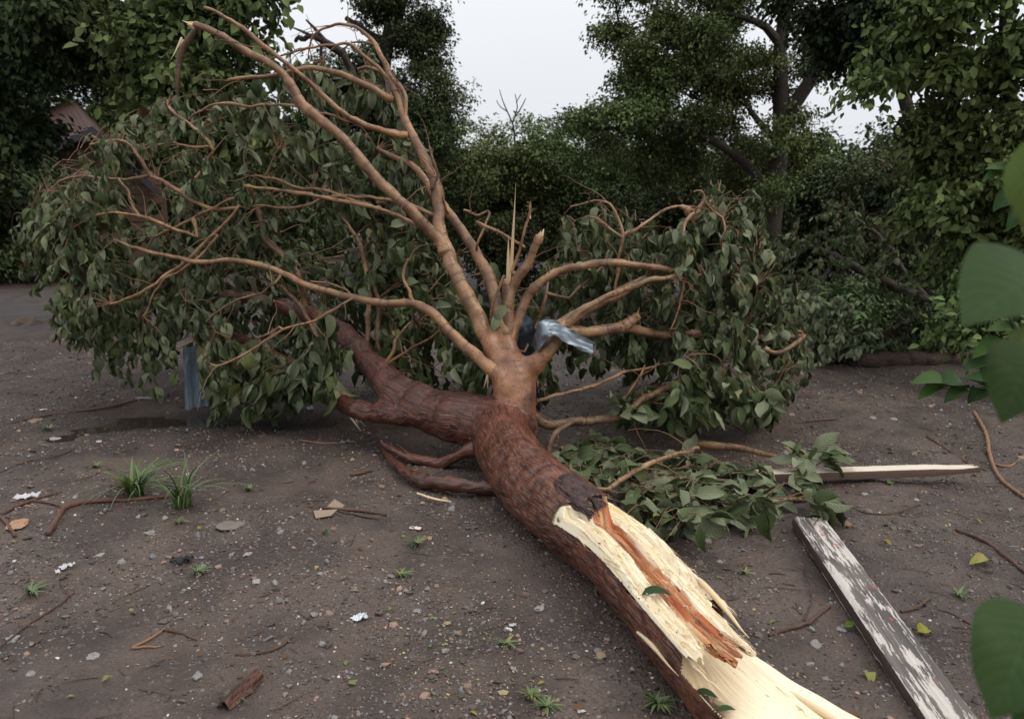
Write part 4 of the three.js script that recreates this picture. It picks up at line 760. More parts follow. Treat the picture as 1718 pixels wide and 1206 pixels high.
// blobs: [px, py, D, rx px, ry px, depth m, count]; size: metres of a spray
function crown(o, blobs, { kind = 'small', size = 0.7, color = [0.045, 0.068, 0.03], vary = 0.5, gap = 0.1, seed = 1, grain = 1.3, light = 0, shell = 0.5, clump = 1.25 }) {
  const twigsOf = [];
  const R = rngOf(seed * 131 + 7), S = sprays(...KIND[kind]), lists = S.map(() => []), O = o.position;
  for (const [px, py, Dd, rx, ry, dz, n] of blobs) {
    const c = P(px, py, Dd), ax = pxr(c, rx), ay = pxr(c, ry);
    const nc = Math.max(3, Math.round(n / 7)), cr = clump * (0.13 * Math.min(ax, ay) + 0.1 * size + 0.07), made = [];
    for (let i = 0, t = 0; i < n && t < n * 6; t++) {
      let q;
      if (made.length < nc && (t % 7 === 0 || !made.length)) {
        const d = rv(R); if (d.length() > 1) continue; d.normalize().multiplyScalar(Math.pow(R(), shell * 0.8));
        d.multiplyScalar(1 + 0.75 * n3(d.x * 2.6 + seed, d.y * 2.6, d.z * 2.6) + (R() < 0.14 ? 0.22 : 0));
        const m = V(c.x + d.x * ax, c.y + d.y * ay, c.z + d.z * dz); if (n3(m.x * grain + seed * 3, m.y * grain, m.z * grain) < -gap) continue;
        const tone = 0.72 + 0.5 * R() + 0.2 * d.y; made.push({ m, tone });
        if (o.userData.limbed && R() < 0.7) { const a = c.clone().lerp(m, 0.15 * R()), b = a.clone().lerp(m, 0.55).add(V((R() - 0.5) * 0.3, 0.12 * R(), 0)); a.y -= 0.25 * ay; const w = 0.012 + 0.012 * R(); twigsOf.push(shiftGeo(tube([a, b, m], [w, w * 0.7, w * 0.3], 4, 0), O)); }
      }
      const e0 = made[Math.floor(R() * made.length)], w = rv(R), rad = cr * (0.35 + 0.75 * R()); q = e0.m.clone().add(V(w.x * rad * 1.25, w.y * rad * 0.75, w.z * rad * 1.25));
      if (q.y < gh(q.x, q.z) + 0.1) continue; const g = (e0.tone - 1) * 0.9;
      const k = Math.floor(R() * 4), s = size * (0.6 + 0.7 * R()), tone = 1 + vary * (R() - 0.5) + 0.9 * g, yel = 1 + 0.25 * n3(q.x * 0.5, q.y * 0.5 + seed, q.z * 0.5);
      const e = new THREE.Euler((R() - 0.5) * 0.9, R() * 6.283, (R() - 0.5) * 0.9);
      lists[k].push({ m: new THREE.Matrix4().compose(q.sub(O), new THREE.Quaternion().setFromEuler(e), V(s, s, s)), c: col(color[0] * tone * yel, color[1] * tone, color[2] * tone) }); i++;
    }
  }
  if (twigsOf.length) part('branches', mergeGeometries(twigsOf), M.farBark, o, 'stuff');
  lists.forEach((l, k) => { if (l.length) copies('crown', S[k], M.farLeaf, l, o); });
}
M.farBark = std({ color: col(0.035, 0.027, 0.022), map: null, roughness: 0.9, bumpMap: barkBump, bumpScale: 0.015 });
M.farBarkPeeled = std({ color: col(0.16, 0.1, 0.065), roughness: 0.85, bumpMap: barkBump, bumpScale: 0.01 });  // pale orange-brown of the peeled branch stubs
// a tree: limbs as pixel lines; the first is the trunk and is carried down to the ground
function bgTree(name, label, cat, limbs, blobs, o = {}, group) {
  const first = limbs.length ? limbFrom(limbs[0], 0.25) : null, base = first ? first.p[0].clone() : P(blobs[0][0], blobs[0][1], blobs[0][2]); base.y = gh(base.x, base.z);
  const t = thing(name, label, cat, base, group);
  limbs.forEach((text, k) => {
    const L = limbFrom(text, 0.25); if (!k) { L.p.unshift(V(base.x, base.y - 0.1, base.z)); L.r.unshift(L.r[0] * 1.25); }
    part(k ? 'limb' : 'trunk', shiftGeo(tube(L.p, L.r, 9, 0.12, k), base), o.bark ?? M.farBark, t);
  });
  if (!limbs.length) part('stem', tube([V(0, -0.1, 0), V(0.05, 0.5, 0), V(-0.05, 1.1, 0.05)], [0.05, 0.04, 0.02], 6, 0.2), M.farBark, t);
  t.userData.limbed = limbs.length > 0;
  crown(t, blobs, { seed: Object.keys(used).length + blobs.length, ...o });
  delete t.userData.limbed;
  return t;
}
const DK = [0.046, 0.064, 0.024], MD = [0.105, 0.138, 0.05], LT = [0.108, 0.142, 0.048], BL = [0.08, 0.104, 0.046];
// left
bgTree('tree', 'dark dense tree filling the upper left corner above the house roof', 'tree', ['-110,330,12.6,18 -30,150,12.6,15 70,0,12.6,13 90,-150,12.6,10', '60,120,12.6,8 130,20,12.4,6 220,-60,12.2,4'],
  [[60, 40, 12.5, 140, 75, 1.4, 420], [-70, 200, 12.2, 80, 120, 1.3, 300], [190, 50, 12.8, 95, 65, 1.3, 260], [60, -120, 12.5, 260, 100, 2, 420], [10, 120, 11.9, 50, 30, 0.6, 80], [260, 110, 12.6, 60, 34, 0.8, 100], [215, 212, 13, 38, 18, 0.5, 44], [255, 240, 13, 46, 28, 0.5, 56]], { color: DK, gap: 0.14, kind: 'mid', size: 0.65 });
bgTree('tree', 'green tree with sky showing through its leaves behind the snapped shoot tips', 'tree', ['330,330,11,9 322,200,11,8 330,90,11,7 345,0,11,6 360,-80,11,5', '325,160,11,5 300,60,10.8,4 285,-30,10.8,3', '328,100,11,5 375,30,10.8,4 430,-30,10.7,3', '315,220,11,4 290,150,10.9,3 270,80,10.8,2'],
  [[280, 70, 10.9, 95, 75, 1, 190], [385, 50, 10.6, 45, 60, 0.7, 85], [425, 20, 10.5, 25, 26, 0.4, 22], [320, 140, 11, 110, 45, 1, 190], [285, 195, 11.2, 62, 42, 0.9, 110], [380, 215, 11.2, 90, 50, 1, 170], [320, -80, 11, 130, 70, 1.4, 170], [415, 95, 10.7, 28, 34, 0.4, 26], [340, 200, 11.4, 90, 60, 0.8, 160]], { color: MD, gap: 0.1, kind: 'large', size: 0.62, bark: M.farBark });
bgTree('tree', 'tall dark tree standing behind the bent top of the fallen crown', 'tree', ['618,400,15,9 640,180,15,10 648,80,15,12 665,20,15,14 680,-50,15,15', '650,75,15,7 610,50,15,5 580,30,15,4', '668,15,15,8 640,-40,15,7'],
  [[650, 10, 15, 42, 32, 0.8, 130], [705, 25, 15, 34, 34, 0.7, 110], [690, 65, 15, 40, 18, 0.6, 50], [660, -70, 15, 90, 70, 1.3, 200], [700, 160, 14.6, 55, 50, 0.9, 100], [640, 115, 15, 50, 44, 0.9, 70], [715, 100, 15, 26, 36, 0.6, 46], [735, 170, 14.5, 32, 50, 0.6, 60], [690, 225, 14.5, 75, 55, 1.1, 230], [735, 250, 14.3, 38, 40, 0.7, 90], [620, 190, 14.7, 60, 80, 1, 190], [560, 130, 14.8, 55, 40, 0.8, 90], [500, 200, 15, 80, 70, 1, 190]], { color: DK, gap: 0.2, kind: 'small', size: 0.62 });
{ const t = thing('dead_branch', 'bare black forked dead branch against the sky above the crown', 'branch', P(555, 75, 12)); const O = t.position.clone();
  for (const s of ['575,90,12,7 545,70,12,6 520,60,12,5 508,66,12,4.5 500,62,12,4 495,70,12,3', '548,72,12,4 530,50,12,3 513,33,12,1.5', '522,60,12,3 505,52,12,2 488,45,12,1', '540,70,12,3 538,90,12,2.5 544,112,12,2', '575,90,12,6 590,120,12.1,7 600,170,12.1,7'].entries()) part(s[0] ? 'fork' : 'stem', shiftGeo(tube(limbFrom(s[1], 0.1).p, limbFrom(s[1], 0.1).r, 6, 0.2, s[0]), O), M.farBark, t); }
bgTree('shrub', 'dark shrub below the house roof at the left edge', 'shrub', [], [[-10, 310, 21, 85, 70, 1.6, 420], [55, 330, 22, 55, 55, 1.3, 200], [-40, 250, 21, 60, 60, 1.4, 220], [30, 405, 21, 110, 50, 1.6, 420], [130, 420, 22, 70, 36, 1.2, 160]], { color: DK, gap: 0.35, kind: 'mid', size: 0.95 });
// far hedge, one bush after another
for (const [label, px, py, Dd, rx, ry, n, c] of [
  ['dark bush low behind the second toppled tree', 1470, 400, 19, 150, 75, 620, DK], ['dark bush low between the forked tree and the second toppled tree', 1330, 415, 19.5, 100, 65, 420, DK],
  ['dark tree mass behind the house roof', 60, 120, 29, 150, 90, 620, DK], ['dark tree mass right of the house roof', 240, 180, 29, 120, 100, 620, DK], ['dark tree mass at the far left behind the shrub', -40, 320, 27, 110, 120, 520, DK],
  ['dark bush behind the left crown, below the tan gable', 330, 330, 27, 120, 110, 620, DK], ['dark bush behind the long reddish limb', 500, 345, 26, 150, 110, 620, DK], ['dark bush behind the upright shoots', 670, 360, 22, 130, 100, 400, DK],
  ['rounded bush under the open sky left of the bare twigs', 800, 290, 18, 75, 90, 420, MD], ['rounded bush under the bare twigs in the middle of the skyline', 880, 280, 18.5, 70, 85, 380, MD], ['dark bush low behind the pale snapped shoot', 850, 390, 17.4, 120, 75, 360, DK], ['bush right of the skyline gap below the overhanging branch', 985, 300, 18, 85, 90, 420, MD],
  ['dark bush low behind the right half of the crown', 1040, 390, 17, 120, 75, 380, DK], ['bush left of the forked tree trunk', 1130, 330, 17.5, 110, 90, 460, BL], ['dark bush behind the forked tree trunk', 1260, 350, 17.5, 110, 100, 460, DK], ['bush right of the forked tree trunk under the sky gap', 1400, 345, 18, 90, 75, 420, BL],
  ['round bush under the right sky gap with pale bark strips', 1500, 300, 15.5, 90, 80, 420, BL], ['dark bush at the right edge behind the sapling leaves', 1660, 380, 13.5, 130, 120, 560, DK],
]) bgTree('bush', label, 'bush', [], [[px, py, Dd, rx, ry, 1.6, Math.round(n * 1.25)]], { color: c, gap: 0.4, kind: 'small', size: 0.8 * Math.max(1, Dd / 19) });
// a farther belt of woodland that closes the view
{ const t = thing('woodland', 'dark woodland belt closing the view behind everything', 'woodland', P(859, 380, 38)); t.userData.kind = 'stuff';
  const bl = []; for (let i = -5; i < 23; i++) bl.push([i * 100, 330 + 30 * n3(i * 0.7, 2, 1) + (i > 7 && i < 10 ? 10 : 0), 37 + 2 * n3(i, 1, 5), 90, 85, 2.5, 300]);
  crown(t, bl, { color: DK, gap: 0.6, kind: 'mid', size: 2, seed: 55 }); }
{ const t = thing('bare_shrub', 'thin bare twigs poking above the skyline in the middle', 'shrub', (() => { const b = P(862, 260, 17.5); b.y = gh(b.x, b.z); return b; })()); const O = t.position;
  ['862,300,17.5,2 862,215,17.5,1.5 850,185,17.5,1.2 842,165,17.5,0.8 838,150,17.5,0.6', '860,205,17.5,1.2 868,180,17.5,1 864,158,17.5,0.7', '862,200,17.5,1.2 876,178,17.5,1 882,165,17.5,0.7', '851,187,17.5,1 838,178,17.5,0.8 833,168,17.5,0.6', '866,172,17.5,0.9 874,158,17.5,0.7'].forEach((s, k) => { const L = limbFrom(s, 0.2); if (!k) { L.p.unshift(O.clone()); L.r.unshift(0.05); } part('twig', shiftGeo(tube(L.p, L.r, 5, 0.1, k), O), M.farBark, t); }); }
// the forked tree right of the middle
bgTree('forked_tree', 'tall forked tree with a dark trunk right of the open sky', 'tree', ['1296,372,13,16 1301,320,13,15 1309,250,13,14 1312,195,13,15 1311,140,13,12 1309,80,13,11 1317,30,13,11 1322,-60,13,10', '1316,200,13,14 1340,165,12.9,12 1365,125,12.8,11 1385,80,12.7,9 1400,30,12.6,7 1430,-30,12.5,5', '1298,365,13,11 1285,320,13,9 1262,285,12.9,8 1220,250,12.8,7 1170,222,12.7,6 1120,205,12.6,6 1060,215,12.5,4 980,215,12.4,3', '1312,80,13,8 1285,45,12.9,7 1250,30,12.8,5 1200,20,12.7,3', '1308,240,13,6 1270,200,13,5 1230,140,13,3'],
  [[1120, 50, 13, 85, 70, 1.3, 210], [1065, 110, 12.7, 50, 65, 0.9, 110], [1170, 150, 13.2, 80, 65, 1.2, 150], [1040, 198, 12.5, 75, 16, 0.5, 90], [1150, 225, 13.4, 110, 40, 1.1, 150], [960, 205, 12.4, 36, 10, 0.3, 22], [1235, 190, 13.6, 40, 80, 0.8, 140], [1345, 255, 13.8, 34, 30, 0.6, 60], [1345, 180, 13.3, 20, 30, 0.4, 22], [1265, 140, 13.8, 30, 60, 0.6, 60], [1345, 95, 13.6, 26, 40, 0.5, 40], [1200, -80, 13, 200, 80, 1.6, 360], [1375, 130, 13.1, 22, 24, 0.3, 16], [1270, 290, 14, 60, 50, 0.8, 160], [1040, 35, 12.9, 26, 50, 0.6, 50], [1298, 120, 12.6, 12, 18, 0.2, 8], [1326, 240, 12.5, 22, 20, 0.3, 16], [1288, 310, 12.5, 26, 24, 0.3, 22], [1090, 175, 13.3, 85, 50, 1.1, 110], [1010, 245, 14, 85, 40, 1, 110], [1100, 255, 14, 110, 45, 1.1, 130], [1060, 130, 13, 50, 40, 0.8, 90], [1215, 90, 13.4, 40, 50, 0.8, 50], [1230, 20, 13.4, 40, 40, 0.7, 70]], { color: MD, gap: 0.2, kind: 'small', size: 0.6 });
// the near tree on the right
bgTree('leaning_tree', 'near tree with large leaves filling the right edge above the sapling', 'tree', ['1790,480,8,15 1760,380,8,14 1720,260,8,12 1690,150,8,13 1690,40,8,12 1695,-80,8,10', '1710,240,8,9 1640,130,8,7 1580,80,7.9,5 1500,40,7.8,4', '1562,215,8.2,5 1590,165,8.1,6 1630,110,8,7 1680,60,8,7', '1700,240,8,7 1740,140,7.9,6 1780,60,7.8,5'],
  [[1600, 50, 7.8, 85, 70, 0.8, 230], [1680, 130, 8, 70, 100, 0.9, 250], [1575, 118, 7.6, 40, 22, 0.4, 40], [1482, 140, 7.4, 30, 10, 0.2, 12], [1600, 245, 8.2, 70, 65, 0.8, 190], [1680, 320, 8, 60, 85, 0.8, 230], [1555, 35, 7.5, 40, 40, 0.5, 70], [1640, -80, 8, 150, 70, 1.2, 220], [1610, 350, 8.4, 65, 60, 0.8, 160], [1680, 430, 8, 60, 60, 0.7, 150], [1640, 490, 7.8, 70, 40, 0.6, 100], [1690, 560, 7, 50, 45, 0.5, 80]], { color: LT, gap: 0.16, kind: 'large', size: 0.42, vary: 0.7 });
bgTree('tree', 'very dark tree overhanging between the forked tree and the right edge', 'tree', ['1560,400,10.5,12 1540,250,10.5,11 1500,100,10.5,10 1470,-40,10.5,9', '1500,100,10.5,6 1430,40,10.4,5 1390,20,10.4,3'],
  [[1435, 30, 10.4, 55, 45, 0.8, 210], [1392, 65, 10.3, 20, 22, 0.3, 26], [1500, 40, 10.5, 50, 55, 0.8, 190], [1440, -70, 10.5, 120, 60, 1.2, 230], [1590, 200, 10.6, 36, 46, 0.6, 100], [1570, 300, 10.8, 60, 50, 0.7, 150]], { color: [0.028, 0.042, 0.02], gap: 0.25, kind: 'mid', size: 0.55 });
for (const [label, s] of [['pale peeled branch stub high in the right bushes, left one', '1538,300,13.8,4 1536,275,13.8,5 1541,258,13.8,4 1545,245,13.8,2'], ['forked pale peeled branch stub high in the right bushes, right one', '1560,268,13.8,4 1566,255,13.8,4 1562,243,13.8,4 1570,230,13.8,2'], ['thin pale bare branch in the right bushes beside the peeled stubs', '1472,266,13.9,1.5 1492,276,13.9,2 1505,292,13.9,2 1520,296,13.9,1.5']]) { const L = limbFrom(s, 0.05), O = L.p[0].clone(); single('broken_branch', label, 'branch', shiftGeo(tube(L.p, L.r, 6, 0.3, s.length), O), M.farBarkPeeled).position.copy(O); }
// ---- the second fallen tree at the right: black log and a pale green pinnate spray
{ const t = thing('fallen_log', 'black wet log with a broken orange end lying at the right behind the bare ground', 'log', G(1500, 622)); const O = t.position.clone(); O.y = 0; t.position.y = 0;
  const L = groundFrom('1432,614,14 1480,613,16 1540,612,16 1600,608,15 1680,604,14', -0.03); L.p.forEach((p, i) => { p.z += 0.05 * n3(i * 0.25, 3, 1); L.r[i] *= 1 + 0.3 * n3(i * 0.35, 7, 1); }); part('trunk', shiftGeo(tube(L.p, L.r, 14, 0.28, 2), O), M.dark, t);
  const K = limbFrom('1418,603,9.0,11 1440,595,9.1,12 1475,585,9.3,11 1520,565,9.6,9 1580,545,10,7'); part('limb', shiftGeo(tube(K.p, K.r, 10, 0.15, 5), O), M.dark, t);
  const K2 = limbFrom('1490,578,9.4,6 1460,545,9.5,7 1430,520,9.6,6 1400,505,9.7,5 1370,450,9.9,4'); part('limb', shiftGeo(tube(K2.p, K2.r, 8, 0.15, 6), O), M.dark, t);
  const E = [P(1420, 603, 8.98), P(1414, 605, 8.96)]; part('broken_end', shiftGeo(tube(E, [0.075, 0.05], 12, 0.5, 3), O), std({ color: col(0.36, 0.15, 0.07), roughness: 0.7 }), t);
}
bgTree('fallen_bough', 'fallen bough with light green feathery leaves left of the black log', 'bough', ['1500,560,9.9,3 1430,535,9.9,3 1370,505,9.9,2 1320,490,9.9,1'], [[1370, 520, 9.7, 70, 44, 0.8, 130], [1410, 575, 9.2, 60, 30, 0.5, 90], [1500, 545, 9.9, 80, 24, 0.6, 70], [1340, 585, 9.3, 50, 30, 0.6, 60], [1440, 500, 10.2, 80, 24, 0.7, 50]], { color: [0.2, 0.27, 0.125], gap: 0.2, kind: 'pinnate', size: 0.5, vary: 0.6, clump: 1.5 });
// ---- house
{
  const A = P(91, 243, 24), B = P(154, 213, 24), C = P(240, 296, 24), t = thing('house', 'small tan house with a red shingled roof half hidden by trees at the left', 'house', V(A.x, 0, A.z)), O = t.position.clone();
  const back = P(135, 186, 26.6).sub(B).multiplyScalar(2.0), lo = A.clone().lerp(B, -0.5), loC = C.clone().lerp(B, -0.3);
  const quadG = (...q) => { const g = new THREE.BufferGeometry(), p = []; for (let i = 1; i < q.length - 1; i++) p.push(q[0], q[i], q[i + 1]); g.setFromPoints(p.map((v) => v.clone().sub(O))); g.computeVertexNormals(); return g; };
  const tan = std({ color: col(0.075, 0.046, 0.026), roughness: 0.9 }), red = std({ color: col(0.05, 0.023, 0.015), roughness: 0.85, side: THREE.DoubleSide }), trim = std({ color: col(0.02, 0.02, 0.022), roughness: 0.7 });
  const wallB = (f, z = -0.5) => { const p = f.clone(); p.z += z; return p; }, down = (p) => V(p.x, -0.2, p.z);
  part('wall', mergeGeometries([quadG(down(wallB(lo)), down(wallB(loC)), wallB(loC), wallB(B), wallB(lo)), quadG(down(wallB(lo)), down(wallB(lo).add(back)), wallB(lo).add(back), wallB(lo)), quadG(down(wallB(loC)), down(wallB(loC).add(back)), wallB(loC).add(back), wallB(loC))]), tan, t);
  for (let i = 0; i < 14; i++) { const y = 0.3 + i * 0.28, x0 = lo.x + 0.1, x1 = loC.x - 0.1, z = A.z - 0.49; part('siding_board', quadG(V(x0, y, z + 0.02), V(x1, y, z + 0.02), V(x1, y + 0.26, z), V(x0, y + 0.26, z)), tan, t); }
  const at = (p, q, a, b, h = 0) => p.clone().lerp(q, a).addScaledVector(back, b).add(V(0, h, 0));
  for (const [p, q] of [[lo, B], [loC, B]]) part('roof', mergeGeometries([quadG(at(p, q, 0, 0), at(p, q, 1, 0), at(p, q, 1, 1), at(p, q, 0, 1)), quadG(at(p, q, 0, 0, -0.16), at(p, q, 1, 0, -0.16), at(p, q, 1, 1, -0.16), at(p, q, 0, 1, -0.16)), quadG(at(p, q, 0, 0, -0.16), at(p, q, 1, 0, -0.16), at(p, q, 1, 0), at(p, q, 0, 0))]), trim, t);
  const R = rngOf(4), rows = []; for (const [p, q] of [[lo, B], [loC, B]]) for (let i = 0; i < 13; i++) for (let k = 0; k < 14; k++) { const a0 = i / 13, a1 = Math.min(1, (i + 1.2) / 13), b0 = (k + (i % 2) * 0.5) / 14.5, b1 = b0 + 0.066, h = 0.03 + 0.012 * R(); rows.push(quadG(at(p, q, a0, b0, h), at(p, q, a0, b1, h), at(p, q, a1, b1, 0.014), at(p, q, a1, b0, 0.014)), quadG(at(p, q, a0, b0, h), at(p, q, a0, b1, h), at(p, q, a0, b1, h - 0.03), at(p, q, a0, b0, h - 0.03))); }
  part('shingles', mergeGeometries(rows), red, t, 'stuff');
  part('rake_board', quadG(at(lo, B, 0, 0, -0.2).add(V(0, 0, 0.012)), at(lo, B, 1, 0, -0.2).add(V(0, 0, 0.012)), at(lo, B, 1, 0).add(V(0, 0, 0.012)), at(lo, B, 0, 0).add(V(0, 0, 0.012))), trim, t); part('rake_board', quadG(at(loC, B, 0, 0, -0.2).add(V(0, 0, 0.014)), at(loC, B, 1, 0, -0.2).add(V(0, 0, 0.014)), at(loC, B, 1, 0).add(V(0, 0, 0.014)), at(loC, B, 0, 0).add(V(0, 0, 0.014))), trim, t);
  const dz = A.z - 0.45, dx = P(115, 360, 24.5).x; part('door', quadG(V(dx - 0.7, 0, dz), V(dx + 0.7, 0, dz), V(dx + 0.7, 2.3, dz), V(dx - 0.7, 2.3, dz)), std({ color: col(0.1, 0.02, 0.018), roughness: 0.6 }), t);
}
// ---------------------------------------------------------------- gravel, boards, metal, litter
function stoneGeo(seed, det = 1, flat = 0.65) { const g = new THREE.IcosahedronGeometry(1, det), p = g.attributes.position; for (let i = 0; i < p.count; i++) { const x = p.getX(i), y = p.getY(i), z = p.getZ(i), k = 1 + 0.5 * n3(x * 1.1 + seed, y * 1.1, z * 1.1) + 0.25 * n3(x * 2.6, y * 2.6 + seed, z * 2.6); p.setXYZ(i, x * k, y * k * flat, z * k * (0.8 + 0.2 * Math.sin(seed))); } g.computeVertexNormals(); return g; }
{
  const R = rngOf(404), o = thing('gravel', 'loose gravel and grit strewn over the bare ground', 'gravel'); o.userData.kind = 'stuff';
  const S = [stoneGeo(1, 0), stoneGeo(5, 0, 0.5), stoneGeo(9, 0, 0.8), stoneGeo(14, 1, 0.45)], lists = S.map(() => []);
  for (let i = 0; i < 120000; i++) {
    const z = -1.6 - 9 * Math.pow(R(), 1.5), x = (R() * 2 - 1) * (0.75 * -z + 0.5);
    const patch = n3(x * 1.1 + 4, 3, z * 1.1) + 0.5 * n3(x * 4, 5, z * 4); if (patch < -0.1 + 0.9 * (R() - 0.5)) continue;
    let s = 0.0022 + 0.0042 * Math.pow(R(), 3); if (R() < 0.022) s = 0.007 + 0.007 * R(); s *= 0.95 + 0.14 * -z;
    const r = R(), b = 0.7 + 0.7 * R(); let c;
    if (r < 0.012) c = [0.4 * b, 0.39 * b, 0.37 * b]; else if (r < 0.2) c = [0.145 * b, 0.135 * b, 0.128 * b]; else if (r < 0.24) c = [0.14 * b, 0.15 * b, 0.165 * b]; else if (r < 0.34) c = [0.2 * b, 0.13 * b, 0.1 * b]; else if (r < 0.38) c = [0.22 * b, 0.165 * b, 0.1 * b]; else c = [0.075 * b, 0.058 * b, 0.049 * b];
    const wet = 1 - 0.6 * clamp(pud(x, z) * 1.5, 0, 1); if (pud(x, z) > 0.5 && R() < 0.8) continue;
    const q = new THREE.Quaternion().setFromEuler(new THREE.Euler((R() - 0.5) * 0.9, R() * 6.28, (R() - 0.5) * 0.9));
    lists[Math.floor(R() * 4)].push({ m: new THREE.Matrix4().compose(V(x, gh(x, z) + s * 0.22, z), q, V(s * (0.8 + 0.5 * R()), s, s * (0.8 + 0.5 * R()))), c: col(c[0] * wet, c[1] * wet, c[2] * wet) });
  }
  const m = std({ roughness: 0.75, flatShading: true }); lists.forEach((l, k) => copies('pebbles', S[k], m, l, o));
  // tiny pale wood chips flung out by the break, and bits of rotted twig and leaf
  const chip = new THREE.BoxGeometry(1, 0.25, 0.45), cl = [], bits = [];
  for (let i = 0; i < 520; i++) { const near = R() < 0.6, a = near ? G(640 + 330 * R(), 960 + 220 * R()) : G(200 + 1400 * R(), 760 + 420 * R()); const s = 0.004 + 0.008 * R() * R(); cl.push({ m: new THREE.Matrix4().compose(V(a.x, gh(a.x, a.z) + s * 0.3, a.z), new THREE.Quaternion().setFromEuler(new THREE.Euler((R() - 0.5) * 0.5, R() * 6.28, (R() - 0.5) * 0.5)), V(s, s, s)), c: col(0.3 + 0.2 * R(), 0.24 + 0.14 * R(), 0.15 + 0.1 * R()) }); }
  copies('wood_chips', chip, std({ roughness: 0.8 }), cl, o);
  for (let i = 0; i < 900; i++) { const z = -1.9 - 10 * Math.pow(R(), 1.3), x = (R() * 2 - 1) * (0.75 * -z + 0.4), l = 0.015 + 0.09 * R() * R(), a = R() * 6.28, b = a + (R() - 0.5), y = gh(x, z) + 0.004, p1 = V(x + Math.cos(a) * l, 0, z + Math.sin(a) * l), p2 = V(p1.x + Math.cos(b) * l, 0, p1.z + Math.sin(b) * l); p1.y = gh(p1.x, p1.z) + 0.005; p2.y = gh(p2.x, p2.z) + 0.004; const r = 0.0012 + 0.003 * R() * R(); bits.push(tube([V(x, y, z), p1, p2], [r, r, r * 0.5], 4, 0)); }
  part('twig_bits', mergeGeometries(bits), std({ color: col(0.07, 0.038, 0.026), roughness: 0.8 }), o, 'stuff');
  const fl = [], fg = leafGeo({ w: 0.3, fold: 0.2, curl: 0.5, seg: 3, stalk: 0 }); for (let i = 0; i < 900; i++) { const pile = R() < 0.5 ? [G(120 + 640 * R(), 610 + 170 * R() * R()), G(1000 + 700 * R(), 640 + 260 * R())][R() < 0.6 ? 0 : 1] : null; const z = pile ? pile.z : -2 - 9 * Math.pow(R(), 1.2), x = pile ? pile.x : (R() * 2 - 1) * (0.75 * -z + 0.4), t = R(), a = R() * 6.28; fl.push({ m: leafMatrix(V(x, gh(x, z) + 0.008, z), V(Math.cos(a), 0, Math.sin(a)), V((R() - 0.5), 1, (R() - 0.5)), 0.014 + 0.035 * R() * R()), c: t < 0.5 ? col(0.1, 0.055, 0.03) : t < 0.75 ? col(0.12, 0.16, 0.05) : t < 0.9 ? col(0.2, 0.16, 0.05) : col(0.05, 0.035, 0.025) }); }
  copies('leaf_bits', fg, M.farLeaf, fl, o);
}
const onG = (px, py, h = 0) => { const g = G(px, py); g.y = gh(g.x, g.z) + h; return g; };
const stoneMat = (r, g, b) => std({ color: col(r, g, b), roughness: 0.8, bumpMap: barkBump, bumpScale: 0.002 });
{ const R = rngOf(12); // stones that can be picked out
  const where = ['above the curled bark piece', 'at the bottom left, left of the pale dead leaf', 'at the left edge below the weed', 'at the bottom left near the left edge', 'between the grass tufts and the white scraps', 'below the bushier grass tuft', 'right of the flat slate', 'below the flat slate', 'right of the bluish plastic scrap', 'left of the torn trunk face', 'right of the cream slab', 'close to the right edge of the cream slab', 'under the curled lime green leaf', 'beside the thin curved stem above the peeling board', 'beyond the thin curved stem above the peeling board', 'far back on the bare ground behind the leaf tuft', 'far back on the bare ground above the white board', 'in the gravel between slate and trunk', 'in the mud at the left below the long thin stem', 'in the mud beside the white scrap at the left', 'under the torn brown card'];
  for (const [q, [px, py, w, c]] of [[332, 1150, 11, 0], [157, 1114, 10, 0], [20, 1066, 11, 0], [52, 1142, 9, 0], [168, 937, 8, 1], [250, 897, 9, 0], [470, 905, 7, 0], [415, 945, 7, 1], [700, 1033, 7, 0], [905, 1024, 9, 0], [1262, 1118, 8, 1], [1228, 1128, 7, 0], [1412, 1055, 8, 0], [1450, 828, 6, 0], [1538, 838, 6, 1], [1465, 704, 6, 0], [1500, 708, 6, 0], [430, 985, 8, 1], [90, 730, 9, 1], [60, 705, 12, 2], [560, 900, 7, 2]].entries()) {
    const a = onG(px, py, 0.002), s = pxr(a, w); const m = single('stone', 'small ' + ['grey', 'pale', 'brown'][c] + ' stone ' + where[q], 'stone', stoneGeo(px * 0.37, 2, 0.4), [stoneMat(0.24, 0.23, 0.225), stoneMat(0.3, 0.28, 0.27), stoneMat(0.2, 0.13, 0.09)][c], 'loose stones in the gravel');
    m.position.copy(a); m.scale.set(s, s, s * 0.9); m.rotation.y = R() * 6; }
  for (const [name, label, px, py, w, c, f] of [['flat_stone', 'flat tan stone at the left edge beside the short red twig', 30, 889, 24, [0.32, 0.19, 0.11], 0.16], ['flat_stone', 'flat grey brown slate below the grass tufts', 385, 893, 22, [0.15, 0.125, 0.11], 0.12], ['rock', 'low brown rock by the left end of the drooping crown', 45, 545, 22, [0.09, 0.06, 0.045], 0.5], ['rock', 'dark angular rock beyond the left crown tips', 30, 600, 14, [0.08, 0.055, 0.045], 0.5]]) { const a = onG(px, py, 0.005), s = pxr(a, w), m = single(name, label, 'stone', stoneGeo(px, 2, f), stoneMat(...c)); m.position.copy(a); m.scale.setScalar(s); m.rotation.y = px; } }
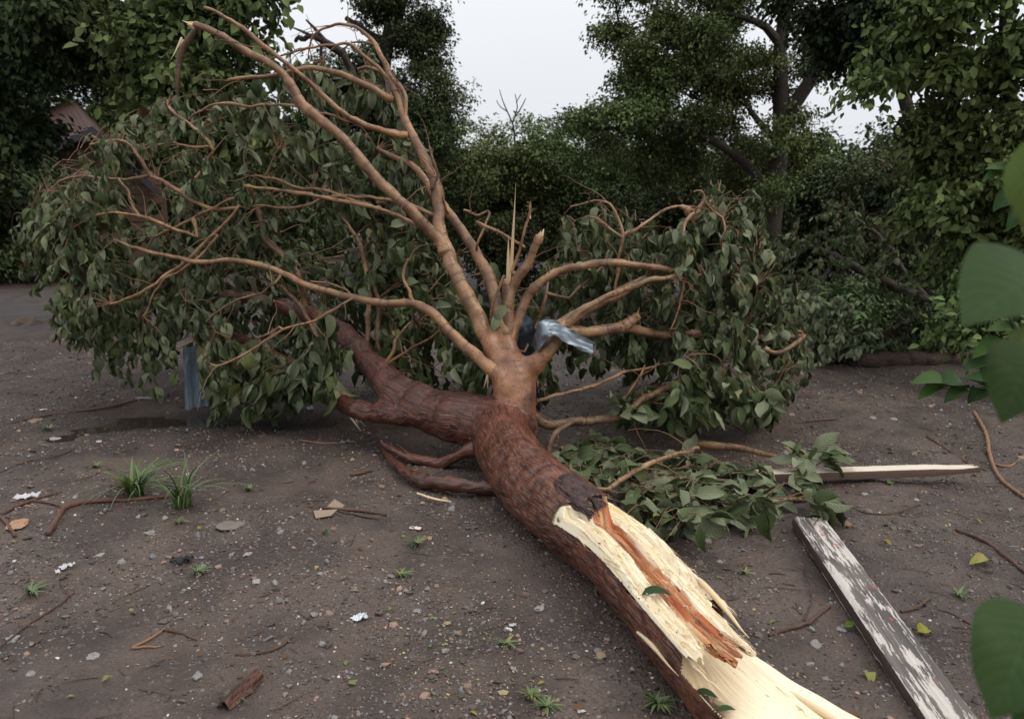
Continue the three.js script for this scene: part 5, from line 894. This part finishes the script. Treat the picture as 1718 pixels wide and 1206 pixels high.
// sticks: [name, label, pixels, colour]
const stick = std({ color: col(0.085, 0.045, 0.03), roughness: 0.75, bumpMap: barkBump, bumpScale: 0.004 }), stickRed = std({ color: col(0.1, 0.046, 0.03), roughness: 0.75, bumpMap: barkBump, bumpScale: 0.004 }), stickTan = std({ color: col(0.2, 0.11, 0.06), roughness: 0.75 });
for (const [label, text, m, side] of [
  ['long thin bent stick running off the left edge below the weed', '-10,1090,3 40,1052,3 78,1030,3 112,1008,3 100,985,2', stick, '112,1008,2 125,1000,1.5'],
  ['thick crooked brown stick left below the grass tufts', '80,906,7 98,878,7 112,862,7 150,853,6 212,849,5 250,845,5 285,841,4', stickRed, '112,862,4 70,850,3 30,846,2'],
  ['dark stick beside the crumpled white litter', '2,872,5 35,855,5 70,842,4 97,836,3', stick],
  ['short reddish twig crossing the flat tan stone at the left edge', '-6,870,6 12,888,5 26,907,4', stickRed],
  ['forked tan twig in the lower left gravel', '222,1096,3 248,1084,3.5 266,1072,3 277,1064,2', stickTan, '222,1096,3 245,1095,3 270,1094,2.5'],
  ['dark thin stick in the bottom gravel left of centre', '395,1116,3 430,1110,4 462,1100,4 492,1082,3', stick],
  ['short dark red stick below the low broken stub', '588,797,4 606,794,5 622,790,3', stickRed],
  ['curved brown branch at the right edge beyond the boards', '1634,700,4 1655,730,5 1662,762,5 1680,795,5 1720,830,5', stickTan, '1664,770,3 1690,775,3 1720,760,2'],
  ['thin reddish stick leaning to the right end of the white board', '1555,735,3 1590,750,3 1625,768,3 1655,782,2', stickRed],
  ['dark stick between the torn trunk end and the peeling board', '1290,1070,4 1325,1056,6 1355,1045,6 1392,1022,4', stick, '1350,1040,3 1362,1010,2 1350,950,1.5'],
  ['red brown branch low at the right edge', '1604,884,4 1650,905,5 1685,930,5 1725,962,5', stickRed],
  ['short dark twig touching the peeling board on its right', '1512,1028,4 1535,1022,5 1562,1005,4', stick],
  ['long thin dark stem curving across the mud at the left', '10,711,2 80,697,3 150,690,3 190,684,3 230,672,2 275,676,2', stick],
  ['thin pale stem on the ground under the long left limb', '500,738,2 545,745,2 595,744,2', stickTan],
  ['thin curved stem on the gravel above the peeling board', '1410,838,1.5 1450,860,2 1490,862,2 1545,845,2', stick],
  ['thin brown stem left of the torn trunk end', '1000,1058,2 1040,1072,2 1075,1088,2', stickRed],
  ['brown twig lying across the torn brown card', '535,858,3 560,865,5 600,866,5 648,872,4', stick, '570,868,3 600,875,3 635,880,2'],
  ['thin reddish stick on the bare ground above the white board', '1335,707,2 1370,704,3 1405,702,2', stickRed],
  ['short dark twig right of the crown on the bare ground', '1180,690,2 1210,700,3 1245,715,2', stickRed],
  ['thin dark stem left of the long bent stick', '0,792,2 45,778,3 90,768,2 120,758,2', stick],
  ['dark curved twig in the gravel below the flat slate', '270,1065,2 300,1072,3 330,1085,2', stickRed],
]) { const g = [text, side].filter(Boolean).map((t) => { const L = groundFrom(t, 0.002, 0.025); L.r = L.r.map((r, i) => r * 0.62 * (1 + 0.35 * n3(i * 0.9, t.length, 2))); L.p.forEach((p, i) => { p.y -= L.r[i] * 0.3; p.x += 0.006 * n3(p.x * 30, 2, p.z * 30); p.z += 0.008 * n3(p.x * 30, 7, p.z * 30); }); return tube(L.p, L.r, 7, 0.25, t.length); }), o = onG(...text.split(/[ ,]/).slice(0, 2).map(Number)); single('stick', label, 'stick', shiftGeo(mergeGeometries(g), o), m).position.copy(o); }
{ // slab of bark
  const a = onG(375, 1204, 0.012), b = onG(432, 1150, 0.02), g = sheet(24, 10, (s, t) => { const p = a.clone().lerp(b, s), w = (t - 0.5), d = b.clone().sub(a).setY(0).normalize(), x = V(-d.z, 0, d.x); const W = 0.036 * (1 - 0.5 * Math.abs(s - 0.55)) * (1 + 0.25 * n3(s * 6, t * 2, 3)); return { p: p.addScaledVector(x, w * 2 * W).add(V(0, 0.03 * Math.cos(w * 3) - 0.012 + 0.006 * n3(s * 12, t * 9, 1), 0)), t: [t * 0.1, s * 0.2] }; });
  single('bark_piece', 'curled dark red-brown piece of bark at the bottom edge', 'bark', shiftGeo(g, a), std({ map: barkMap, bumpMap: barkBump, bumpScale: 0.015, roughness: 0.6, color: col(0.38, 0.3, 0.28) })).position.copy(a);
}
// grass tufts and weeds
function blades(name, label, px, py, n, len, spread, c, seed, group) {
  const R = rngOf(seed), o = onG(px, py), gs = [];
  for (let i = 0; i < n; i++) {
    const a = R() * 6.28, lean = spread * (0.2 + R()), l = len * (0.45 + 0.65 * R()), w = (0.0035 + 0.0035 * R()) * (len > 0.2 ? 1.5 : 1), pos = [], idx = [], dx = Math.cos(a), dz = Math.sin(a), bx = (R() - 0.5) * len * 0.25, bz = (R() - 0.5) * len * 0.2;
    for (let k = 0; k <= 6; k++) { const t = k / 6, out = lean * l * t * t * 1.1 + t * 0.02, y = l * (t - 0.42 * lean * t * t * t), ww = w * (1 - t * t) + 0.0004; pos.push(bx + dx * out - dz * ww, y, bz + dz * out + dx * ww, bx + dx * out + dz * ww, y + ww * 0.5, bz + dz * out - dx * ww); if (k) { const q = (k - 1) * 2; idx.push(q, q + 1, q + 2, q + 1, q + 3, q + 2); } }
    const g = new THREE.BufferGeometry(); g.setAttribute('position', new THREE.Float32BufferAttribute(pos, 3)); const b = 0.6 + 0.8 * R(), y = R() < 0.15; g.setAttribute('color', new THREE.Float32BufferAttribute(new Array(14).fill(0).flatMap(() => (y ? [c[0] * 2 * b, c[1] * 1.2 * b, c[2] * b] : [c[0] * b, c[1] * b, c[2] * b])), 3)); g.setIndex(idx); g.computeVertexNormals(); gs.push(g);
  }
  single(name, label, 'plant', mergeGeometries(gs), M.blade, group).position.copy(o);
}
M.blade = phy({ vertexColors: true, roughness: 0.5, side: THREE.DoubleSide, transmission: 0.2, thickness: 0 });
blades('grass_tuft', 'broad green tuft of grass on the gravel, the bushier of the two', 228, 840, 85, 0.26, 1.4, [0.075, 0.13, 0.03], 1);
blades('grass_tuft', 'upright narrow tuft of long grass beside the bushier tuft', 306, 858, 26, 0.34, 1.0, [0.06, 0.105, 0.03], 2);
for (const [px, py, n, l, d] of [[52, 1000, 40, 0.055, 'at the left edge above the long bent stick'], [332, 968, 26, 0.04, 'below the black scrap in the left gravel'], [700, 925, 34, 0.045, 'in the gravel left of the torn trunk'], [672, 972, 22, 0.035, 'left of the torn trunk, below a larger one'], [418, 828, 20, 0.05, 'right of the narrow grass tuft'], [160, 785, 26, 0.05, 'behind the grass tufts'], [890, 1172, 26, 0.035, 'left of the slab end of the trunk'], [918, 1192, 34, 0.04, 'at the bottom edge left of the trunk'], [848, 1092, 20, 0.035, 'in the bare gravel left of the torn trunk face'], [1102, 1190, 50, 0.05, 'under the bark edge at the bottom'], [80, 718, 26, 0.05, 'in the mud at the left'], [1250, 960, 16, 0.03, 'between the trunk and the peeling board'], [1610, 1000, 20, 0.04, 'right of the peeling board'], [300, 883, 18, 0.04, 'below the narrow grass tuft'], [395, 1185, 14, 0.03, 'beside the curled bark piece']]) blades('weed', 'small green weed ' + d, px, py, n, l, 1.3, [0.085, 0.13, 0.04], px, undefined);
// loose leaves
for (const [label, px, py, w, c, a] of [['small yellow leaf in the left gravel below the grass', 332, 898, 5, [0.6, 0.42, 0.02], 1], ['yellow leaf right of the peeling board, halfway up', 1495, 920, 10, [0.42, 0.33, 0.08], 2], ['pale yellow green leaf left of the peeling board near the bottom', 1454, 1131, 15, [0.36, 0.38, 0.1], 4.6], ['yellow leaf touching the right side of the peeling board', 1541, 1063, 16, [0.38, 0.34, 0.04], 0.4], ['curled lime green leaf left of the peeling board', 1417, 1055, 13, [0.25, 0.33, 0.07], 0.2], ['yellowed long leaf at the right edge on the red brown branch', 1660, 946, 22, [0.4, 0.36, 0.1], 3.5], ['small yellow leaf at the right above the red brown branch', 1648, 873, 7, [0.42, 0.34, 0.08], 2], ['pale pink dead leaf at the upper end of the peeling board', 1418, 890, 9, [0.4, 0.22, 0.15], 0.3], ['small lime leaf on the gravel left of centre', 652, 1037, 6, [0.4, 0.48, 0.1], 1.2], ['green leaf beyond the white board', 1490, 812, 9, [0.14, 0.2, 0.06], 0.5], ['dark fresh green leaf on the gravel below the card', 549, 910, 8, [0.04, 0.1, 0.04], 2.2], ['pale dead leaf at the bottom left', 172, 1164, 9, [0.42, 0.38, 0.16], 0.9]]) {
  const o = onG(px, py, 0.012), s = pxr(o, w) * 2.1, m = M.leaf.clone(); m.color = col(...c); const l = single('loose_leaf', label, 'leaf', LEAVES[px % 3], m); l.applyMatrix4(leafMatrix(o, V(Math.cos(a), 0.06, -Math.sin(a)), V(0.1, 1, 0.3), s)); }
for (const [label, u, v, s, a, c] of [['dark green leaf lying across the left rim of the torn wood', 0.98, -0.86, 0.115, 0.1, [0.03, 0.085, 0.03]], ['small green leaf on the cream slab below the break', 1.52, -0.8, 0.06, 0.2, [0.06, 0.13, 0.04]], ['dark leaf in the hollow under the broken layer', 1.38, -0.72, 0.075, -0.3, [0.04, 0.07, 0.025]]]) { const low = u > endOf(v), o = place(u, v, (low ? lowH(u, v) : faceH(u, v)) + 0.014), m = M.leaf.clone(); m.color = col(...c); single('loose_leaf', label, 'leaf', LEAVES[0], m).applyMatrix4(leafMatrix(o, V(Math.cos(a), 0.06, -Math.sin(a)), V(0, 1, 0.25), s, 0.75)); }
{ const t = [place(1.5, -0.28, lowH(1.5, -0.28) + 0.006), place(1.56, -0.05, lowH(1.56, -0.05) + 0.006), place(1.5, 0.1, lowH(1.5, 0.1) + 0.005)], o = t[0].clone(); single('stick', 'tiny dark twig lying on the cream slab', 'stick', shiftGeo(tube(t, [0.002, 0.0025, 0.0015], 5, 0.2), o), stick).position.copy(o);
  const q = [place(1.68, -0.5, lowH(1.68, -0.5) + 0.006), place(1.8, -0.4, lowH(1.8, -0.4) + 0.006), place(1.92, -0.35, lowH(1.92, -0.35) + 0.006)], p = q[0].clone(); single('stick', 'dark curved twig on the cream slab at the bottom edge', 'stick', shiftGeo(tube(q, [0.003, 0.003, 0.002], 5, 0.2), p), stick).position.copy(p); }
// litter
function crumple(name, label, cat, px, py, w, hgt, mat, seed, stretch = 0.6) { const o = onG(px, py, 0.004), s = pxr(o, w), g = sheet(14, 10, (a, b) => { const x = (a - 0.5) * 2 * s * (1 + 0.35 * n3(b * 3, seed, 1)), z = (b - 0.5) * 2 * s * stretch * (1 + 0.35 * n3(a * 3, seed, 4)); return { p: V(x, hgt * s * (0.35 + 0.9 * Math.abs(n3(a * 3.1 + seed, b * 3.1, 2)) + 0.5 * n3(a * 8, b * 8, seed)), z), t: [a, b] }; }).toNonIndexed(); g.computeVertexNormals(); const m = single(name, label, cat, g, mat); m.position.copy(o); m.rotation.y = seed; return m; }
const paper = std({ color: col(0.48, 0.48, 0.5), roughness: 0.7, side: THREE.DoubleSide }), foil = std({ color: col(0.55, 0.6, 0.66), roughness: 0.35, metalness: 0.3, side: THREE.DoubleSide });
crumple('paper_scrap', 'crumpled white litter at the left edge', 'litter', 46, 842, 19, 0.5, paper, 0.3, 0.5);
crumple('paper_scrap', 'white scrap in the left gravel above the weed', 'litter', 112, 962, 11, 0.7, paper, 1.1, 0.6); crumple('paper_scrap', 'small off-white scrap just left of a larger one', 'litter', 97, 970, 7, 0.4, paper, 2.2, 0.5);
crumple('plastic_scrap', 'bluish torn plastic scrap in the gravel left of centre', 'litter', 603, 1053, 14, 0.7, foil, 0.6, 0.6); crumple('paper_scrap', 'pinkish white scrap in the gravel left of the trunk', 'litter', 697, 893, 10, 0.35, std({ color: col(0.6, 0.48, 0.42), roughness: 0.8, side: THREE.DoubleSide }), 3, 0.5);
crumple('paper_scrap', 'white scrap under the left end of the crown', 'litter', 520, 690, 9, 0.5, paper, 1.9, 0.5); crumple('paper_scrap', 'white scrap near the right bushes behind the log', 'litter', 1642, 556, 5, 0.7, paper, 2.7, 0.7); crumple('paper_scrap', 'small white scrap in the left mud', 'litter', 72, 690, 6, 0.5, paper, 0.9, 0.6); crumple('paper_scrap', 'small white scrap right of the gravel patch by the trunk', 'litter', 860, 1056, 6, 0.9, paper, 0.2, 0.6);
crumple('rubber_scrap', 'black torn scrap in the middle of the left gravel', 'litter', 305, 950, 18, 0.7, std({ color: col(0.012, 0.012, 0.014), roughness: 0.55, side: THREE.DoubleSide }), 0.2, 0.45);
crumple('plastic_scrap', 'dark blue scrap behind the right end of the white board', 'litter', 1586, 777, 10, 0.6, std({ color: col(0.02, 0.02, 0.09), roughness: 0.5, side: THREE.DoubleSide }), 0.4, 0.5);
crumple('metal_scrap', 'flat grey piece lying in the mud at the left of the puddle', 'litter', 248, 671, 20, 0.2, std({ color: col(0.25, 0.24, 0.22), roughness: 0.5, side: THREE.DoubleSide }), 0.1, 0.3);
for (const [label, q] of [['torn brown card standing behind the twig', [[546, 862, 0], [562, 846, .05], [578, 856, .03], [572, 866, 0]]], ['torn brown card lying in front of the twig', [[526, 866, .005], [566, 866, .012], [556, 876, .01], [530, 882, .005]]]]) { const p = q.map(([x, y, h]) => { const a = onG(x, y + h * 250, 0); return V(a.x, a.y + 0.006 + h, a.z); }), o = p[0].clone(), s = new THREE.BufferGeometry(), n = p[1].clone().sub(p[0]).cross(p[2].clone().sub(p[0])).normalize().multiplyScalar(0.002), lo = p.map((v) => v.clone().sub(n)), hi = p.map((v) => v.clone().add(n)), t = []; for (let i = 0; i < 4; i++) { const j = (i + 1) % 4; t.push(lo[i], lo[j], hi[j], lo[i], hi[j], hi[i]); } t.push(hi[0], hi[1], hi[2], hi[0], hi[2], hi[3], lo[0], lo[2], lo[1], lo[0], lo[3], lo[2]); s.setFromPoints(t); s.computeVertexNormals(); single('card_scrap', label, 'litter', shiftGeo(s, o), std({ color: col(0.26, 0.19, 0.14), roughness: 0.85 })).position.copy(o); }
// ---- boards
function board(A, B, w, th, edge, nu = 120, nv = 14, ny = 3) {   // A, B: ends of the top's centre line; rounded box with rough ends
  const d = B.clone().sub(A), L = d.length(); d.normalize(); const x = d.clone().cross(V(0, 1, 0)).normalize(), up = x.clone().cross(d).normalize();
  const ring = []; for (let j = 0; j <= nv; j++) ring.push([j / nv - 0.5, 0]); for (let j = 1; j <= ny; j++) ring.push([0.5, -j / ny]); for (let j = 1; j <= nv; j++) ring.push([0.5 - j / nv, -1]); for (let j = 1; j <= ny; j++) ring.push([-0.5, -1 + j / ny]);
  const m = ring.length, pos = [], uv = [], idx = [];
  for (let i = 0; i <= nu; i++) ring.forEach(([a, b], j) => { const k = i / nu, e = edge(k, a, b) ?? 0, cx = a * w * (1 - (Math.abs(a) === 0.5 && (b === 0 || b === -1) ? 0.03 : 0)); const s = k * L + (i === 0 ? -1 : i === nu ? 1 : 0) * 0.03 * n3(a * 9, b * 3, k * 7 + L); const p = A.clone().addScaledVector(d, s).addScaledVector(x, cx + (a > 0 ? 1 : -1) * e * 0.4).addScaledVector(up, b * th + (b === 0 ? e : -e) * 0.5 - (Math.abs(a) === 0.5 && b === 0 ? 0.004 : 0)); pos.push(p.x, p.y, p.z); uv.push(b === 0 ? a * w + 0.5 : 0.5 + w * 0.5 + 0.05 + b * th, s); });
  for (let i = 0; i < nu; i++) for (let j = 0; j < m - 1; j++) { const a = i * m + j, b = a + 1, c = a + m, e = c + 1; idx.push(a, c, b, b, c, e); }
  for (const e of [0, nu]) { const c = pos.length / 3, q = (e ? B : A).clone().addScaledVector(up, -th / 2); pos.push(q.x, q.y, q.z); uv.push(0.9, e ? L : 0); for (let j = 0; j < m - 1; j++) idx.push(c, e * m + (e ? j + 1 : j), e * m + (e ? j : j + 1)); }
  const g = new THREE.BufferGeometry(); g.setAttribute('position', new THREE.Float32BufferAttribute(pos, 3)); g.setAttribute('uv', new THREE.Float32BufferAttribute(uv, 2)); g.setIndex(idx); return (() => { const h = g.toNonIndexed(); h.computeVertexNormals(); return h; })();
}
{
  const A = G(1358, 868, 0.075), B = G(1640, 1262, 0.07); A.y = 0.075; B.y = 0.07; const o = A.clone(); o.y = 0;
  const flake = (x, s) => { const wx = x + 0.012 * (pf(x, s / 2.4, 20, 30, 3, 41) - 0.5), y = s / 2.4; return pf(wx, y, 30, 16, 5, 3) * 0.42 + pf(wx, y, 230, 26, 4, 8) * 0.42 + pf(wx, y, 12, 7, 4, 5) * 0.32; };
  const t = tex(512, 1024, (u, v) => {
    const x = (u - 0.5) * 1, s = v * 2.4, g = pf(u, v, 150, 5, 4, 21), f = flake(u, s), big = pf(u, v, 9, 7, 3, 33);
    let c = mix3([0.058, 0.049, 0.045], [0.16, 0.135, 0.118], g); c = mix3(c, [0.034, 0.034, 0.034], 0.6 * sst(0.5, 0.7, big));
    const p = sst(0.56, 0.59, f - 0.22 * (big - 0.5)); c = mix3(c, mix3([0.36, 0.33, 0.3], [0.58, 0.54, 0.49], g), p * 0.95);
    const r = pf(u + 0.01 * pf(u, v, 60, 60, 2, 3), v, 34, 40, 5, 77); if (r > 0.75) c = mix3(c, [0.4, 0.06, 0.025], 0.8 * sst(0.75, 0.79, r));
    if (u > 0.5 + 0.083 || u < 0.5 - 0.0835) c = mix3([0.03, 0.018, 0.014], [0.075, 0.045, 0.035], g);
    return c;
  }, { rep: [1, 1 / 2.4] });
  const bm = tex(256, 1024, (u, v) => 0.5 * pf(u, v, 150, 5, 4, 21) + 0.5 * sst(0.58, 0.62, flake(u, v * 2.4)), { data: true, rep: [1, 1 / 2.4] });
  single('peeling_board', 'old grey board with peeling white paint lying on the gravel right of the trunk', 'board', shiftGeo(board(A, B, 0.163, 0.055, (k, a, b) => 0.004 * n3(k * 40, a * 5, b * 2) + 0.003 * n3(k * 12, a * 2, 4)), o), std({ map: t, bumpMap: bm, bumpScale: 0.004, roughness: 0.75 })).position.copy(o);
  const C = G(1262, 792, 0.07), E = G(1642, 780, 0.085); const o2 = C.clone(); o2.y = 0;
  const wt = tex(256, 512, (u, v) => { const g = pf(u, v, 80, 4, 4, 9), k = pf(u, v, 10, 14, 4, 3); let c = mix3([0.52, 0.44, 0.35], [0.72, 0.65, 0.55], g); c = mix3(c, [0.35, 0.27, 0.2], 0.5 * sst(0.6, 0.8, k)); if (u > 0.5 + 0.048 || u < 0.45) c = mix3([0.06, 0.035, 0.026], [0.13, 0.08, 0.06], g); return c; }, { rep: [1, 0.7] });
  single('narrow_board', 'narrow pale board with a snapped tip lying across the gravel at the right', 'board', shiftGeo(board(C, E, 0.1, 0.05, (k, a) => 0.003 * n3(k * 30, a * 4, 2) - (k > 0.78 ? 0.03 * (k - 0.78) / 0.22 : 0)), o2), std({ map: wt, roughness: 0.75, bumpMap: bm, bumpScale: 0.002 })).position.copy(o2);
}
// ---- sheet metal caught in the tree
M.metal = std({ color: col(0.17, 0.205, 0.24), metalness: 0.65, roughness: 0.5, side: THREE.DoubleSide, roughnessMap: tex(256, 256, (u, v) => 0.6 + 0.5 * pf(u, v, 8, 8, 4, 5), { data: true }) });
function strip(path, w, mat, ns = 40, nw = 10, cr = 0.012, across) { const L = limbFrom(path, 0.02), n = L.p.length; return sheet(n - 1, nw, (a, b) => { const i = Math.round(a * (n - 1)), T = L.p[Math.min(n - 1, i + 1)].clone().sub(L.p[Math.max(0, i - 1)]).normalize(), X = across.clone().addScaledVector(T, -across.dot(T)).normalize(), N = T.clone().cross(X); const q = L.p[i].clone().addScaledVector(X, (b - 0.5) * w * (1 - 0.25 * a + 0.1 * n3(a * 6, 1, 1))); return { p: q.addScaledVector(N, cr * (n3(q.x * 14, q.y * 14, q.z * 14) * 1.6 + Math.abs(n3(q.x * 30, q.y * 30, q.z * 30)) + 0.5 * Math.sin(b * 6.28))), t: [a, b] }; }); }
{
  const O = P(930, 562, 4.8), g = mergeGeometries([strip('898,592,4.98,5 903,570,4.86,5 914,552,4.82,5 930,550,4.84,5 948,560,4.86,5 970,572,4.88,5 996,584,4.9,5', 0.125, null, 40, 12, 0.014, V(0.25, -0.85, 0.35)), strip('914,552,4.83,5 925,544,4.9,5 940,548,4.98,5', 0.09, null, 20, 8, 0.01, V(0.3, -0.3, 0.9))]);
  single('metal_strip', 'bent silvery metal strip wrapped over a branch of the fallen tree', 'sheet metal', shiftGeo(g, O), M.metal).position.copy(O);
  const O2 = P(878, 590, 5.2); single('metal_sheet', 'dark bent sheet metal hanging behind the fork of the fallen tree', 'sheet metal', shiftGeo(strip('868,535,5.25,5 884,552,5.2,5 880,600,5.25,5 890,650,5.3,5 896,700,5.35,5', 0.13, null, 40, 10, 0.01, V(1, 0.1, 0.2)), O2), std({ color: col(0.06, 0.075, 0.1), metalness: 0.6, roughness: 0.4, side: THREE.DoubleSide })).position.copy(O2);
  const O3 = G(312, 668); const a = P(306, 580, 6.42), b = P(400, 576, 6.7), c = G(306, 672); const n = 150, W = V(b.x - a.x, 0, b.z - a.z), Hh = a.y - gh(c.x, c.z), nrm = V(-W.z, 0, W.x).normalize();
  const g3 = sheet(n, 24, (u, v) => { const ph = u * W.length() / 0.075, wv = Math.abs(((ph % 1) + 1) % 1 - 0.5) < 0.3 ? 0.012 : -0.008; const p = V(a.x + W.x * u, gh(c.x, c.z) - 0.01 + v * (Hh + 0.02 * n3(u * 6, 2, 2)), a.z + W.z * u).addScaledVector(nrm, wv + 0.03 * n3(u * 3, v * 2.2, 3) + 0.008 * n3(u * 20, v * 9, 3) - 0.06 * (1 - v)); return { p, t: [u, v] }; });
  single('corrugated_sheet', 'ribbed blue-grey metal panel standing under the left side of the crown', 'sheet metal', shiftGeo(g3, O3), std({ color: col(0.3, 0.37, 0.46), metalness: 0.5, roughness: 0.36, side: THREE.DoubleSide })).position.copy(O3);
  crumple('metal_scrap', 'dull metal scrap on the ground under the right crown leaves', 'sheet metal', 1165, 694, 26, 0.25, M.metal, 0.5, 0.4);
}
// ---------------------------------------------------------------- sapling leaves close to the camera at the right
{
  const big = [leafGeo({ w: 0.36, fold: 0.35, curl: 0.55, seg: 18, wave: 0.05 }), leafGeo({ w: 0.38, fold: 0.5, curl: 0.9, seg: 18, wave: 0.08 })];
  const soft = tex(128, 256, (u, v) => { const x = Math.abs(u - 0.5) * 2, q = (v - x * 0.32) * 8.5, m = 0.8 + 0.14 * sst(0.06, 0.02, x) + 0.2 * sst(0.14, 0.03, Math.abs(q - Math.round(q))) * (1 - x * 0.5) + 0.14 * (pf(u, v, 3, 4, 3, 8) - 0.5); return [m, m, m]; });
  const fresh = (r, g, b) => { const m = M.leaf.clone(); m.map = soft; m.bumpScale = 0.0006; m.color = col(r, g, b); m.transmission = 0.45; m.specularIntensity = 0.12; m.roughness = 0.5; return m; };
  const t = thing('sapling', 'blurred green sapling leaves close to the camera at the right edge', 'sapling', V(P(1762, 900, 0.85).x, 0, -0.85)), O = t.position.clone();
  const L = limbFrom('1775,1700,0.85,5 1765,1300,0.85,5 1758,900,0.85,4.5 1752,560,0.84,4 1762,200,0.84,3', 0.05); L.p.unshift(V(O.x, -0.02, O.z)); L.r.unshift(0.005); part('stem', shiftGeo(tube(L.p, L.r, 8, 0.05, 1), O), std({ color: col(0.07, 0.1, 0.03), roughness: 0.6 }), t);
  const leaf = (ax, ay, ad, bx, by, bd, face, c, k, wide = 1) => { const a = P(ax, ay, ad), b = P(bx, by, bd), m = part('leaf', big[k], fresh(...c), t); m.applyMatrix4(new THREE.Matrix4().makeTranslation(-O.x, -O.y, -O.z).multiply(leafMatrix(a, b.clone().sub(a), face, a.distanceTo(b), wide))); };
  leaf(1770, 455, 0.82, 1622, 526, 0.74, V(-0.25, 0.75, 0.6), [0.058, 0.105, 0.036], 0, 1.05);
  leaf(1736, 585, 0.84, 1684, 700, 0.78, V(-0.5, 0.35, 0.8), [0.055, 0.1, 0.032], 1, 1.05);
  leaf(1720, 596, 0.88, 1700, 560, 0.84, V(0, 0.4, 0.9), [0.12, 0.17, 0.05], 0, 1.1);
  leaf(1742, 1030, 0.8, 1668, 1200, 0.72, V(-0.55, 0.3, 0.75), [0.06, 0.11, 0.036], 1, 1.1);
  leaf(1760, 1060, 0.8, 1712, 1220, 0.74, V(0.2, 0.2, 0.9), [0.04, 0.095, 0.03], 0, 1.0);
  leaf(1748, 225, 0.85, 1728, 400, 0.8, V(-0.95, 0.1, 0.5), [0.12, 0.18, 0.04], 0, 0.55);
  leaf(1740, 600, 0.86, 1720, 690, 0.82, V(0.3, 0.1, 0.9), [0.07, 0.13, 0.035], 0, 1);
  const shoot = (name, label, stem, leaves) => { const s = limbFrom(stem, 0.06), o = s.p[0].clone(), g = gh(o.x, o.z); const th = thing(name, label, 'sapling', V(o.x, g, o.z)), B = th.position.clone(); s.p.unshift(V(o.x, g - 0.02, o.z)); s.r.unshift(s.r[0]); part('stem', shiftGeo(tube(s.p, s.r, 6, 0.05, 1), B), std({ color: col(0.06, 0.07, 0.03), roughness: 0.7 }), th);
    for (const [ax, ay, bx, by, D, c, k] of leaves) { const a = P(ax, ay, D), b = P(bx, by, D - 0.04), m = part('leaf', LEAVES[k % 3], fresh(...c), th); m.applyMatrix4(new THREE.Matrix4().makeTranslation(-B.x, -B.y, -B.z).multiply(leafMatrix(a, b.clone().sub(a), V(-0.2, 0.9, 0.55), a.distanceTo(b), 1))); } };
  const g1 = [0.07, 0.14, 0.035], g2 = [0.045, 0.095, 0.03], g3 = [0.09, 0.16, 0.05];
  shoot('sapling', 'low bright green leafy shoot reaching left over the bare ground', '1800,690,2.6,4 1720,660,2.6,3.5 1640,650,2.6,3 1575,645,2.6,2', [[1590, 645, 1533, 636, 2.6, g3, 0], [1588, 650, 1540, 668, 2.6, g1, 1], [1620, 648, 1575, 630, 2.62, g2, 2], [1622, 652, 1585, 672, 2.6, g2, 0], [1655, 650, 1620, 632, 2.6, g2, 1], [1660, 655, 1625, 668, 2.6, [0.03, 0.06, 0.02], 2], [1690, 655, 1650, 640, 2.6, g2, 0]]);
  shoot('sapling', 'leafy sapling shoot with paler leaves between the log and the near leaves', '1810,660,3.2,5 1740,600,3.2,4.5 1690,520,3.2,4 1660,440,3.2,3', [[1690, 575, 1632, 595, 3.2, g1, 0], [1680, 610, 1615, 618, 3.2, g2, 1], [1690, 615, 1640, 640, 3.2, g1, 2], [1685, 520, 1640, 500, 3.2, g2, 0], [1675, 480, 1630, 468, 3.2, g2, 1], [1665, 450, 1690, 410, 3.2, g1, 2], [1700, 540, 1720, 500, 3.2, g2, 1], [1710, 560, 1660, 548, 3.2, g3, 0]]);
  shoot('sapling', 'sapling shoot with pale leaves high at the right edge', '1850,620,2.4,5 1780,450,2.4,4.5 1720,340,2.4,4 1690,270,2.4,3', [[1705, 300, 1660, 275, 2.4, g3, 0], [1700, 290, 1650, 300, 2.4, g1, 1], [1715, 330, 1668, 340, 2.4, g2, 2], [1700, 280, 1705, 240, 2.4, g1, 0], [1725, 350, 1690, 385, 2.4, g2, 1]]);
}
renderer.render(scene, camera);
